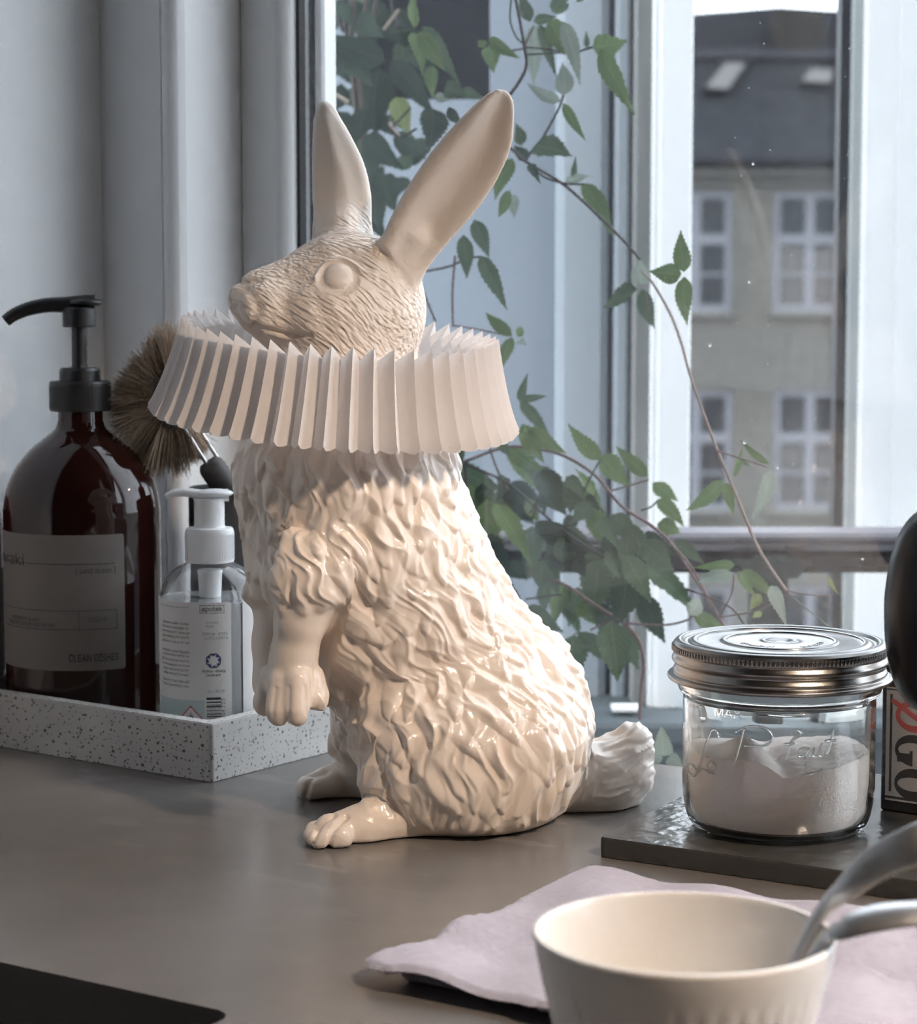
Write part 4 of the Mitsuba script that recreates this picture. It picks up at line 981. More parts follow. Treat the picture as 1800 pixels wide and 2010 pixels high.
# sugar: a heaped surface
def heap():
    n, m_ = 72, 26; R = 187 * JK - wl - .0006; v, f = [], []
    def zt(x, y):                                    # x to the right in the picture, y away
        p = np.array([[x * 60, y * 60, 3.0]]); u = x / R
        base = jz(1478) + .0012 * (meshkit.fbm(p * 1.5, 3, 4)[0] - .5) * 2
        return base + .0125 * math.exp(-((u + .42) / .24) ** 2 - ((y / R + .35) / .6) ** 2) + .0045 * math.exp(-((u - .85) / .3) ** 2) + .004 * math.exp(-((u + .95) / .25) ** 2) - .004 * math.exp(-((u + .05) / .12) ** 2) + .0015 * (meshkit.fbm(p * 5, 3, 9)[0] - .5)
    for i in range(m_ + 1):
        for j in range(n):
            r = R * i / m_; a = 2 * math.pi * j / n; x, y = r * math.cos(a), r * math.sin(a); v.append((x, y, zt(x, y)))
    for i in range(m_):
        for j in range(n):
            a, b, c, d = i * n + j, i * n + (j + 1) % n, (i + 1) * n + (j + 1) % n, (i + 1) * n + j; f += [(a, c, b), (a, d, c)]
    k0 = len(v); edge = [m_ * n + j for j in range(n)]
    lowp = [(R, zb_ + .027), (180.5 * JK - wl - .0006, zb_ + .0126), (167 * JK - wl - .0004, zb_ + .006), (124 * JK, zb_ + .0046), (0.0001, zb_ + .005)]
    prev = edge
    for r, z in lowp:
        cur = list(range(len(v), len(v) + n)); v += [(r * math.cos(2 * math.pi * j / n), r * math.sin(2 * math.pi * j / n), z) for j in range(n)]
        for j in range(n): a, b, c, d = prev[j], prev[(j + 1) % n], cur[(j + 1) % n], cur[j]; f += [(a, c, b), (a, d, c)]
        prev = cur
    m = trimesh.Trimesh(np.array(v), np.array(f)[:, ::-1], process=False); m.apply_transform(mat4(RT, HF, [0, 0, 1], [JC[0], JC[1], 0])); return m
def sugar_c(p, n, uv): return mix([0.74, 0.645, 0.585], [0.86, 0.78, 0.73], nz(p.x * 1600, p.y * 1600, p.z * 1600) * .6 + .4 * fbm(p.x * 50, p.y * 50, p.z * 50))
bumped('m_sugar', {'type': 'principled', 'base_color': mikit.proc(sugar_c), 'roughness': .6}, lambda p, n, uv: nz(p.x * 1400, p.y * 1400, p.z * 1400), .0005, 2e-4)
kS = thing('sugar', 'pale heaped sugar inside the preserving jar', 'sugar', kind='stuff')
add(kS, heap(), 'm_sugar', 40)
# lid
def tin_r(p, n, uv): return 0.22 + .10 * fbm(p.x * 120, p.y * 120, p.z * 120, 2)
mat('m_tin', {'type': 'principled', 'base_color': rgb(.30, .285, .27), 'roughness': mikit.proc(tin_r), 'metallic': 1.0})
k_ = JK; zt0 = jz(1257)
topp = [(0, zt0 - .0012), (14 * k_, zt0 - .0010), (26 * k_, zt0 + .0002), (34 * k_, zt0 + .0004), (46 * k_, zt0 - .0004), (98 * k_, zt0 - .0004), (104 * k_, zt0 + .0005), (112 * k_, zt0 + .0005), (118 * k_, zt0 - .0006), (156 * k_, zt0 - .0006), (161 * k_, zt0 + .0004), (170 * k_, zt0 + .0004), (176 * k_, zt0 - .0008), (184 * k_, zt0 - .0008), (192 * k_, zt0 + .0006), (200 * k_, zt0 + .0004), (206 * k_, zt0 - .0012)]
mat('m_tin_top', {'type': 'principled', 'base_color': rgb(.20, .20, .198), 'roughness': mikit.proc(tin_r), 'metallic': 1.0})
tp = lathe(list(spline(np.array(topp), 90)) + [(206 * k_, zt0 - .003)], 128)
kl = add(t + '__lid', jat(cat_([lathe(list(spline(np.array([(206 * k_, zt0 - .0028), (207 * k_, jz(1276)), (205 * k_, jz(1281)), (209 * k_, jz(1289)), (209 * k_, jz(1295)), (203 * k_, jz(1302)), (207 * k_, jz(1313)), (207 * k_, jz(1319)), (216 * k_, jz(1322)), (218 * k_, jz(1326)), (215 * k_, jz(1331)), (203 * k_, jz(1333))]), 60)), 128)])), 'm_tin', 35)
add(kl + '__top', jat(tp), 'm_tin_top', 35)
kn = []
for i in range(150):
    a = 2 * math.pi * i / 150; r = 206.6 * k_
    kn.append(tube([[r * math.cos(a), r * math.sin(a), zt0 - .0026], [r * 1.001 * math.cos(a), r * 1.001 * math.sin(a), jz(1276)]], .0010, 5))
kk = add(kl + '__knurling', jat(cat_(kn)), 'm_tin', True); labels[kk] = {'kind': 'stuff'}
e1 = lettering('LE PARFAIT', 11 * k_, True, .0002)
def on_arc(m, R, a0, z):
    v = m.vertices; v = v - [(m.bounds[0][0] + m.bounds[1][0]) / 2, 0, 0]; a = a0 + v[:, 0] / R; r = R - v[:, 1]
    q = m.copy(); q.vertices = np.stack([r * np.cos(a), r * np.sin(a), z + v[:, 2]], 1); return q
add(kl + '__stamp', jat(cat_([on_arc(e1, 84 * k_, JR.a0 + .1 - .75, zt0 - .0004), on_arc(e1, 84 * k_, JR.a0 + .1 + .95, zt0 - .0004)])), 'm_tin')

# carton with the sideways lettering
t = thing('black_carton', 'black carton with white panel and sideways lettering, behind the sugar jar', 'box')
c0 = G(1727, 1590, TB); cdir = ang - .10
CB_ = rotz(cdir, [c0[0], c0[1], TB + .0003]); kc = project(c0)[2] / FPX; hz_ = 293 * kc
add(t, place(bbox([0, 0, 0], [.10, .055, hz_], .001), CB_), 'm_black_plastic')
principled('m_carton_white', (0.22, 0.215, 0.21), .7); principled('m_carton_red', (0.26, 0.055, 0.05), .7)
FCB = CB_ @ mat4([1, 0, 0], [0, 0, 1], [0, -1, 0], [0, 0, 0])          # panel plane: x right, y up, z out of the face
cs = 1 / max(.55, abs(np.array([math.cos(cdir), math.sin(cdir), 0]) @ RT))
ppx = lambda px: (px - 1727) * kc * cs
ppy = lambda py, px: (1590 - py + (px - 1727) * .17) * kc
def panel(poly, z0, z1): return place(prism(poly, z0, z1), FCB)
x0_, x1_ = ppx(1736), .098
y0_, y1_ = 22 * kc, 246 * kc
kp = add(t + '__panel', panel(sg.box(x0_, y0_, x1_, y1_), .0002, .0006), 'm_carton_white')
fr_ = [sg.box(x0_ + 8 * kc, y0_ + 18 * kc, x0_ + 13 * kc, y1_ - 14 * kc), sg.box(x0_, y0_ + 4 * kc, x1_, y0_ + 9 * kc), sg.box(x0_, y1_ - 6 * kc, x1_, y1_ - 3 * kc)]
add(kp + '__rule', cat_([panel(q, .0006, .0008) for q in fr_]), 'm_print')
def slab_letter(which, w, h):
    """Heavy letters with strong thick-thin contrast, drawn in a w x h box."""
    ell = lambda a, b, cx=.5, cy=.5: saf.scale(sg.Point(0, 0).buffer(1, 32), a, b) and saf.translate(saf.scale(sg.Point(0, 0).buffer(1, 32), a, b), cx, cy)
    if which == 'O': g = ell(.5, .5).difference(ell(.22, .42))
    elif which == 'Ø': g = ell(.5, .5).difference(ell(.30, .38)).union(sg.LineString([(.08, -.06), (.92, 1.06)]).buffer(.075))
    else:
        g = ell(.5, .5).difference(ell(.24, .42)); g = g.difference(sg.box(.56, .46, 1.1, .72)).union(sg.box(.62, .06, .9, .44)).union(sg.box(.52, .40, 1.0, .48)).union(sg.box(.80, .66, .90, .96))
    return saf.scale(g, w, h, origin=(0, 0))
lw, lh = 62 * kc, 78 * kc
for i, ch in enumerate('ØGO'):
    g = slab_letter(ch, lw, lh); g = saf.rotate(g, -90, origin=(0, 0))
    g = saf.translate(g, x0_ + 20 * kc, y1_ - 22 * kc - i * 67 * kc)
    add(kp + '__letter', panel(g, .0006, .0009), 'm_carton_red' if i == 0 else 'm_print')

# black kettle at the right edge
t = thing('black_pot', 'round glossy black pot on a slim stand at the right edge of the picture', 'pot')
KH = hdist(G(1600, 1690)) - .05; kpx = 1880; kk_ = project(W(kpx, 1195, KH))[2] / FPX; kz = lambda y: W(kpx, y, KH)[2]; kc0 = W(kpx, 1195, KH)
principled('m_kettle', (0.004, 0.004, 0.004), .3, specular=.2)
pf = [(r * kk_, kz(y)) for r, y in ((0, 1398), (55, 1397), (90, 1386), (120, 1345), (137, 1280), (142, 1215), (141, 1160), (130, 1090), (108, 1035), (75, 1000), (40, 985), (0, 982))]
kat = lambda m: place(m, rotz(0, [kc0[0], kc0[1], 0]))
add(t + '__body', kat(lathe(spline(np.array(pf), 60), 96)), 'm_kettle', True)
add(t + '__knob', kat(lathe([(0, kz(984)), (10 * kk_, kz(984)), (9 * kk_, kz(974)), (17 * kk_, kz(962)), (15 * kk_, kz(948)), (0, kz(944))], 32)), 'm_kettle', 40)
add(t + '__stand', kat(lathe([(0, .0008), (95 * kk_, .0008), (97 * kk_, .004), (50 * kk_, .010), (34 * kk_, .03), (40 * kk_, kz(1412)), (75 * kk_, kz(1394)), (0, kz(1396))], 48)), 'm_kettle', 40)
# ------------------------------------------------------------------ lilac cloth, bowl and two spoons in the foreground
def cloth_c(p, n, uv): return mix([0.29, 0.272, 0.312], [0.355, 0.33, 0.375], fbm(p.x * 300, p.y * 300, p.z * 300, 3))
bumped('m_cloth', {'type': 'principled', 'base_color': mikit.proc(cloth_c), 'roughness': .95, 'sheen': .3, 'specular': .1}, lambda p, n, uv: fbm(p.x * 900, p.y * 900, p.z * 900, 2), .0006, 3e-4)
edge_px = [(716, 1869), (745, 1858), (779, 1848), (820, 1841), (850, 1832), (880, 1808), (900, 1797), (930, 1790), (963, 1781), (1000, 1760), (1024, 1745), (1060, 1728), (1091, 1716), (1130, 1700), (1164, 1691), (1250, 1705), (1420, 1733), (1617, 1764), (1800, 1790), (2050, 1830)]
front_px = [(2050, 2120), (1700, 2080), (1350, 2030), (1060, 1962), (1005, 1945), (883, 1921), (800, 1905), (752, 1897), (725, 1886)]
ZCL = .0125
ep = np.array([G(x, y, ZCL)[:2] for x, y in edge_px + front_px])
cp_poly = sg.Polygon(spline(np.vstack([ep, ep[:1]]), 260)).buffer(0).buffer(-.003).buffer(.003)
ring_ctr = [(G(1040, 1862, ZCL)[:2], .021), (G(1790, 1882, ZCL)[:2], .022)]
def cloth_mesh(poly, zf, th):
    x0, y0, x1, y1 = poly.bounds; stp = .0028
    bd = np.array(poly.exterior.segmentize(.0025).coords)[:-1]
    gx_, gy_ = np.meshgrid(np.arange(x0, x1, stp), np.arange(y0, y1, stp)); q = np.c_[gx_.ravel(), gy_.ravel()]
    inn2 = poly.buffer(-.0018); q = q[shapely.contains_xy(inn2, q[:, 0], q[:, 1])]
    from scipy.spatial import Delaunay
    P_ = np.vstack([bd, q]); tri = Delaunay(P_).simplices; ctr = P_[tri].mean(1); tri = tri[shapely.contains_xy(poly, ctr[:, 0], ctr[:, 1])]
    e1, e2 = P_[tri[:, 1]] - P_[tri[:, 0]], P_[tri[:, 2]] - P_[tri[:, 0]]; fl = (e1[:, 0] * e2[:, 1] - e1[:, 1] * e2[:, 0]) < 0; tri[fl] = tri[fl][:, ::-1]
    dist = shapely.distance(poly.exterior, shapely.points(P_)); z = zf(P_, dist); n, nb_ = len(P_), len(bd)
    rim = np.sqrt(np.clip(1 - (1 - np.clip(dist / (th * .5), 0, 1)) ** 2, 0, 1))
    up_ = np.c_[P_, z - th * .5 + th * .5 * rim]; dn = np.c_[P_, z - th * .5 - th * .5 * rim]
    i = np.arange(nb_); j = (i + 1) % nb_
    f = np.vstack([tri, tri[:, ::-1] + n])
    v = np.vstack([up_, dn]); v[n + i] = v[i]
    return trimesh.Trimesh(v, f, process=False)
def zc_top(P_, d):
    q = np.c_[P_ * 18, np.zeros(len(P_))]; z = ZCL - .0015 + .0035 * (meshkit.fbm(q, 2, 3) - .5) * 2
    z += .0016 * np.sin(P_[:, 0] * 90 + P_[:, 1] * 40)
    for c, r in ring_ctr: z -= .0007 * np.exp(-((np.linalg.norm(P_ - c, axis=1) - r) / .0012) ** 2)
    zf_ = np.where(np.linalg.norm(P_ - BC[:2], axis=1) < .075, 1.0, 0)
    return z * (1 - BW(P_)) + (ZCL - .001) * BW(P_)
BH = None
BD = 0.115 * FPX / 594                                # distance at which the rim of an 11.5 cm bowl spans what it spans in the photograph
r_ = ray(1342, 1826); BC = EYE + r_ * BD; ZR = BC[2]
def BW(P_):
    d = np.linalg.norm(P_ - BC[:2], axis=1); u = np.clip((.075 - d) / .03, 0, 1); return u * u * (3 - 2 * u)
t = thing('tea_towel', 'lilac-grey cloth lying on the worktop under the white bowl', 'cloth')
add(t, cloth_mesh(cp_poly, zc_top, .0042), 'm_cloth', True)
# lower fold, tucked back under the upper layer so that the front edge stands off the worktop
low = cp_poly.buffer(-.016).buffer(0)
add(t + '__lower_fold', cloth_mesh(max(getattr(low, 'geoms', [low]), key=lambda g: g.area), lambda P_, d: np.full(len(P_), .0062), .0056), 'm_cloth', True)

t = thing('white_bowl', 'white porcelain bowl with two spoons, in the foreground on the lilac cloth', 'bowl')
zb1 = ZCL - .0008; Rr_ = .0575; hb_ = ZR - zb1
po = [(0, zb1 + .0022), (.030, zb1 + .002), (.033, zb1), (.037, zb1), (.0405, zb1 + .003), (.0455, zb1 + .2 * hb_), (.0512, zb1 + .55 * hb_), (.0560, zb1 + .85 * hb_), (.0573, ZR - .003), (.0575, ZR - .0012)]
rimp = [(.0570, ZR - .0002), (.0560, ZR), (.0549, ZR - .0004)]
pi_ = [(.0545, ZR - .003), (.0530, ZR - .15 * hb_), (.0480, zb1 + .5 * hb_), (.042, zb1 + .2 * hb_), (.034, zb1 + .008), (.02, zb1 + .006), (0, zb1 + .0055)]
def fluted(m):
    v = np.array(m.vertices); r = np.linalg.norm(v[:, :2], axis=1); a = np.arctan2(v[:, 1], v[:, 0])
    o = (v[:, 2] < ZR - .013) & (v[:, 2] > zb1 + .003); k = np.clip((ZR - .013 - v[:, 2]) / .006, 0, 1) * o
    v[:, :2] *= (1 + .010 * k * (np.abs(np.sin(a * 22)) - .6))[:, None]; m.vertices = v; return m
principled('m_bowl', (0.57, 0.55, 0.53), 0.12, specular=.5)
bo = fluted(lathe(list(spline(np.array(po), 60)) + rimp[:1], 264)); bi = lathe(rimp + list(spline(np.array(pi_), 40)), 128)
add(t + '__outside', place(bo, rotz(0, [BC[0], BC[1], 0])), 'm_bowl', 40)
add(t + '__inside', place(bi, rotz(0, [BC[0], BC[1], 0])), 'm_bowl', True)
# spoons: flat tapering handles that rise over the rim
principled('m_spoon', (0.55, 0.55, 0.555), .36, metallic=1.0)
def spoon(name, label, pts, widths, tilt, bowl_r):
    """pts: centre line (room); widths along it; the section is a flat rounded bar."""
    n = 44; q = spline(np.array(pts), n); wv = np.interp(np.linspace(0, 1, n), np.linspace(0, 1, len(widths)), widths)
    t_ = np.gradient(q, axis=0); t_ /= np.linalg.norm(t_, axis=1, keepdims=True)
    sd = np.cross(t_, np.array(tilt)); sd /= np.linalg.norm(sd, axis=1, keepdims=True); nr = np.cross(sd, t_)
    th = .0013; sec = [(-1, 0), (-.8, .8), (0, 1), (.8, .8), (1, 0), (.8, -.8), (0, -1), (-.8, -.8)]
    rings = [q + sd * (wv * a)[:, None] + nr * (th * b - .0015 * a * a) for a, b in sec] if True else 0
    v = np.stack(rings, 1).reshape(-1, 3); s8 = 8; f = []
    for i in range(n - 1):
        for j in range(s8): a, b = i * s8 + j, i * s8 + (j + 1) % s8; f += [(a, b, b + s8), (a, b + s8, a + s8)]
    v = np.vstack([v, q[0], q[-1]]); m_ = n * s8
    for j in range(s8): f += [(m_, (j + 1) % s8, j), (m_ + 1, (n - 1) * s8 + j, (n - 1) * s8 + (j + 1) % s8)]
    hm = trimesh.Trimesh(v, f, process=False); hm.fix_normals()
    k = thing(name, label, 'spoon', 'spoons in the white bowl')
    add(k + '__handle', hm, 'm_spoon', 50)
    # the spoon's bowl, resting in the dish
    s = trimesh.creation.icosphere(3, 1.0); vv = np.array(s.vertices); vv *= [bowl_r * 1.35, bowl_r * .9, bowl_r * .35]; vv[:, 2] = np.where(vv[:, 2] > 0, -vv[:, 2] * .75, vv[:, 2]); s.vertices = vv
    x_ = -t_[0]; y_ = np.cross([0, 0, 1.0], x_); y_ /= np.linalg.norm(y_); s.apply_transform(mat4(x_, y_, np.cross(x_, y_), q[0] + x_ * bowl_r * 1.1))
    s.fix_normals(); add(k + '__spoon_bowl', s, 'm_spoon', True)
hB = hdist(BC); rimp_ = BC + RT * .0545 * .93 - HF * .0545 * .33
inb = lambda a, b, z: np.array([BC[0], BC[1], zb1 + z]) + RT * a + HF * b
spoon('spoon', 'steel spoon handle rising highest out of the white bowl', [inb(.012, .004, .016), inb(.034, .008, .034), inb(.053, .010, hb_ + .0035), W(1662, 1740, hB + .006), W(1720, 1692, hB + .004), W(1800, 1655, hB), W(1900, 1625, hB)], [.003, .0025, .0030, .0052, .0072, .0082, .0082], [0.2, -.9, .5], .014)
spoon('spoon', 'lower steel spoon lying flat over the bowl rim', [inb(.012, -.022, .013), inb(.032, -.022, .038), inb(.0505, -.0205, hb_ + .003), W(1650, 1818, hB - .026), W(1720, 1797, hB - .028), W(1800, 1787, hB - .03), W(1900, 1780, hB - .03)], [.003, .0028, .0034, .0062, .0074, .0068, .006], [0.1, -.45, .9], .013)
# ------------------------------------------------------------------ climbing plant behind the glass
def leaf_mat(name, c1, c2, vein, trans):
    def fn(p, n, uv):
        a = dr.abs(uv.x - .5) * 2; m = 1 - sstep(.015, .07, a)
        s = (uv.y - a * .34) * 8; k = s - dr.floor(s); sv = (1 - sstep(.02, .14, dr.minimum(k, 1 - k))) * .6
        base = mix(c1, c2, fbm(p.x * 45, p.y * 45, p.z * 45, 2))
        return mix(base, vein, .55 * dr.maximum(m, sv * sstep(.02, .2, uv.y)))
    scene[name] = {'type': 'principledthin', 'base_color': mikit.proc(fn), 'roughness': .42, 'diff_trans': trans, 'spec_trans': 0.0}
leaf_mat('m_leaf_green', [0.087, 0.128, 0.064], [0.128, 0.179, 0.089], [0.195, 0.246, 0.143], .75)
leaf_mat('m_leaf_dark', [0.037, 0.054, 0.045], [0.057, 0.080, 0.064], [0.082, 0.108, 0.084], .45)
leaf_mat('m_leaf_pale', [0.185, 0.220, 0.195], [0.256, 0.297, 0.256], [0.368, 0.419, 0.348], .7)
leaf_mat('m_leaf_mid', [0.061, 0.089, 0.064], [0.094, 0.131, 0.087], [0.133, 0.173, 0.122], .6)
leaf_mat('m_leaf_yellow', [0.163, 0.204, 0.092], [0.204, 0.240, 0.112], [0.368, 0.389, 0.204], .8)
LM = {'g': 'm_leaf_green', 'd': 'm_leaf_dark', 'p': 'm_leaf_pale', 'm': 'm_leaf_mid', 'y': 'm_leaf_yellow'}
principled('m_stem_dark', (0.030, 0.026, 0.028), .6); principled('m_stem_red', (0.105, 0.07, 0.072), .55); principled('m_stem_tan', (0.19, 0.145, 0.125), .6); principled('m_bark', (0.085, 0.07, 0.062), .8); principled('m_twig', (0.30, 0.24, 0.19), .7)
lrng = np.random.default_rng(21)
def leaf(base, tip, w, kind, curl, roll, serr, blunt=False):
    """A toothed leaf blade from base to tip (room points): folded along the midrib, drooping at the tip."""
    ax = tip - base; L = np.linalg.norm(ax); ax = ax / L
    view = (base + tip) / 2 - EYE; view /= np.linalg.norm(view)
    sd = np.cross(ax, -view); sd /= np.linalg.norm(sd); nr = np.cross(sd, ax)
    sd, nr = sd * math.cos(roll) + nr * math.sin(roll), nr * math.cos(roll) - sd * math.sin(roll)
    n = 21; s = np.linspace(0, 1, n)
    prof = (np.sin(np.pi * s ** .68) ** .92) * (1 - .42 * s ** 1.5) if not blunt else np.sin(np.pi * np.clip(s, 0, 1) ** .5) ** .7
    prof[0] = .02; prof[-1] = 0
    tooth = np.where(np.arange(n) % 2 == 1, 1.0, 1 - serr * .13) * (1 + 0 * s); prof = prof * tooth
    fold, droop = lrng.uniform(.12, .42), curl * L
    wave = lrng.uniform(-.05, .05)
    V_, UV = [], []
    for i in range(n):
        mid = base + ax * L * s[i] + nr * (-droop * (s[i] ** 2 - s[i])) * 1.0 + sd * wave * L * math.sin(math.pi * s[i])
        for c in (-1, -.5, 0, .5, 1):
            hw = prof[i] * w / 2 * abs(c); off = sd * math.copysign(hw, c) * (1 if c else 0) if c else 0 * sd
            fwd = ax * (L * .03 * abs(c) * (.8 if i % 2 else -.2)) if 0 < i < n - 1 else 0 * ax
            V_.append(mid + off + nr * (fold * hw + .10 * w * abs(c) ** 2 * math.sin(i * 1.3 + c) * .35) + fwd); UV.append((.5 + .5 * c, s[i]))
    F = []
    for i in range(n - 1):
        for j in range(4):
            a = i * 5 + j; F += [(a, a + 1, a + 6), (a, a + 6, a + 5)]
    return trimesh.Trimesh(np.array(V_), np.array(F), process=False), np.array(UV)
def PA(t_, x, y):                                     # picture coordinates of the notes: A, B, C, D are enlarged views
    ox, oy, k = {'A': (600, 0, 2.5714), 'C': (1200, 550, 2.8717), 'D': (820, 600, 2.4516), 'P': (0, 0, 1)}[t_]; return ox + x / k, oy + y / k
def add_leaf(owner, view, bx, by, tx, ty, w, kind, Y=None, serr=1.0, blunt=False, curl=None, roll=None):
    b, e = PA(view, bx, by), PA(view, tx, ty); Y = lrng.uniform(1.50, 1.66) if Y is None else Y
    B_, E_ = PY(*b, Y), PY(*e, Y + lrng.uniform(-.02, .02)); E_ = B_ + (E_ - B_) * 1.1; sc_ = project(B_)[2] / FPX / {'A': 2.5714, 'C': 2.8717, 'D': 2.4516, 'P': 1}[view]
    m, uv = leaf(B_, E_, w * sc_ * 1.2, kind, lrng.uniform(.05, .35) * lrng.choice([-1, 1], p=[.3, .7]) if curl is None else curl, lrng.normal(0, .28) if roll is None else roll, serr, blunt)
    add(owner + '__leaf', m, LM[kind], True, uv=uv)
def stem(owner, view, pts, rpx, m, Y=1.56, Y1=None, name='__stem'):
    n = max(12, 7 * len(pts)); Ys = np.linspace(Y, Y if Y1 is None else Y1, len(pts))
    q = spline(np.array([PY(*PA(view, x, y), yy) for (x, y), yy in zip(pts, Ys)]), n)
    add(owner + name, tube(q, np.asarray(rpx) * project(q[0])[2] / FPX if np.isscalar(rpx) else np.linspace(rpx[0], rpx[1], n) * project(q[0])[2] / FPX, 7), m, True)
vine = thing('climbing_vine', 'climbing vine with toothed green leaves trailing outside the window', 'plant')
A_ = '''1135,110,1085,-30,70,m 1150,110,1258,86,55,m 1155,125,1150,402,100,p 1180,120,1262,372,60,m 1235,100,1300,262,110,g 1300,108,1378,402,85,p 1450,235,1608,208,135,g 1488,250,1648,552,105,g 1420,240,1415,165,30,m
935,235,948,358,95,g 925,190,1070,285,60,g 905,240,872,205,50,g 1305,482,1297,332,95,p 1288,512,1130,425,62,p 1300,520,1405,695,55,g 1162,738,1328,785,135,m 1125,800,1058,738,70,d 1092,735,1062,630,65,m
1045,800,965,992,95,g 1032,960,978,1085,60,g 1046,980,1052,1092,55,p 1310,925,1425,890,55,p 1352,890,1362,795,32,m 1400,922,1532,1165,95,g 1132,830,1182,922,50,d 850,1110,920,1285,85,m 882,1290,1005,1542,90,m 905,1290,968,1490,62,p
797,1185,812,1388,85,m 1700,1437,1690,1308,98,p 1672,1455,1518,1545,115,m 1697,1460,1757,1640,85,m
548,142,552,-25,65,g 540,165,585,365,85,g 575,160,692,340,95,g 592,130,765,405,95,m 642,330,645,485,75,g 700,440,805,472,95,m 790,455,905,502,60,m 650,485,722,505,50,p 640,545,622,742,150,d 722,540,785,622,60,d 455,490,520,672,105,y
1245,60,1340,-40,70,m 1330,20,1270,70,30,m 1370,10,1400,-30,40,g'''
for r in A_.split():
    *q, kd = r.split(','); q = list(map(float, q)); add_leaf(vine, 'A', *q, kd)
for r in '1338,538,1281,533,40,g 1343,534,1337,459,34,g 1343,543,1349,630,34,g'.split():
    *q, kd = r.split(','); add_leaf(vine, 'P', *map(float, q), kd, Y=1.50, roll=0.0)
D_ = '''490,460,527,333,42,m 490,452,612,436,38,m 490,460,627,622,62,m 500,570,602,742,85,g 530,590,702,702,80,g 180,652,212,752,95,m 430,680,592,892,75,g 442,690,612,792,85,g
150,790,385,882,120,m 180,890,345,965,95,g 332,930,350,1215,125,g 372,950,532,1224,115,g 342,920,545,1042,115,d 420,880,545,952,85,d 880,742,738,583,85,g 880,722,1012,862,115,g 1112,822,968,688,72,g 1150,932,1272,1054,75,g 1130,852,1242,932,75,g
850,912,768,798,65,g 602,902,832,952,95,m 610,912,712,1002,75,d 832,952,748,1042,95,m 872,1020,962,1164,90,m 720,820,802,932,65,m 560,1070,722,1060,70,d 550,1060,540,1295,105,m 572,1050,872,1182,115,d 692,1070,882,1222,115,m 712,1165,800,1292,140,d
872,1220,830,1485,160,m 1010,1050,1152,1254,95,m 1000,1200,1112,1412,115,m 1070,1240,1332,1482,120,m 1002,1290,958,1525,160,d 1082,1390,1182,1602,120,d 930,1520,958,1784,165,m 752,1583,738,1800,155,m 770,1570,967,1742,95,m 662,1360,772,1572,105,m 522,1450,687,1562,95,m
362,1308,512,1452,100,m 512,1480,592,1602,80,m 282,1120,442,1284,160,d 302,1290,452,1422,150,d 602,1222,590,1352,95,m 1152,1052,1254,1092,90,g 1222,1140,1362,1232,85,m 455,145,338,43,62,g 455,150,408,292,62,g 480,150,500,105,42,g 482,170,522,192,40,p 330,635,400,600,60,m 400,640,440,720,60,m
960,1290,1060,1400,110,d 640,1120,700,1230,100,d 420,1010,470,1090,80,d 900,1100,960,1230,80,d 240,1230,330,1330,110,d 430,1230,520,1310,90,d 760,1010,700,1100,70,d'''
for r in D_.split():
    *q, kd = r.split(','); q = list(map(float, q)); add_leaf(vine, 'D', *q, kd)
# more of the same foliage where it hangs thickest, along the runners
runs = [[(950, 880), (1060, 930), (1180, 1000), (1290, 1080)], [(930, 930), (1050, 990), (1150, 1060), (1230, 1110)], [(980, 1060), (1060, 1110), (1150, 1180), (1230, 1230)]]
for i in range(36):
    q0 = spline(np.array(runs[i % 3], float), 40)[lrng.integers(0, 40)] + lrng.normal(0, 13, 2); a_ = lrng.uniform(.35, 1.9); ln_ = lrng.uniform(48, 82)
    add_leaf(vine, 'P', q0[0], q0[1], q0[0] + ln_ * math.cos(a_), q0[1] + ln_ * math.sin(a_), ln_ * lrng.uniform(.5, .68), lrng.choice(list('mmddg')), Y=lrng.uniform(1.56, 1.66))
C_ = '''632,1120,438,1282,92,g 640,1140,688,1312,65,g 900,1066,800,1320,95,p 890,1042,738,905,42,g 690,1110,732,958,40,g 740,1010,790,1052,30,g 700,1602,478,1620,65,g 692,1650,508,1702,80,p 720,1640,822,1792,55,g 742,1630,932,1792,75,g 902,1720,982,1935,80,p 842,1770,788,1852,62,y 462,1882,622,1952,85,g 442,1890,492,1798,95,p 1220,1665,1275,1760,30,y 850,1870,800,1900,40,y'''
for r in C_.split():
    *q, kd = r.split(','); q = list(map(float, q)); add_leaf(vine, 'C', *q, kd, Y=lrng.uniform(1.46, 1.54))
for r in '1303,1484,1299,1432,34,p 1312,1487,1338,1504,24,p 1301,1487,1272,1487,22,p'.split():
    *q, kd = r.split(','); add_leaf(vine, 'P', *map(float, q), kd, Y=1.46, blunt=True, roll=0.0)
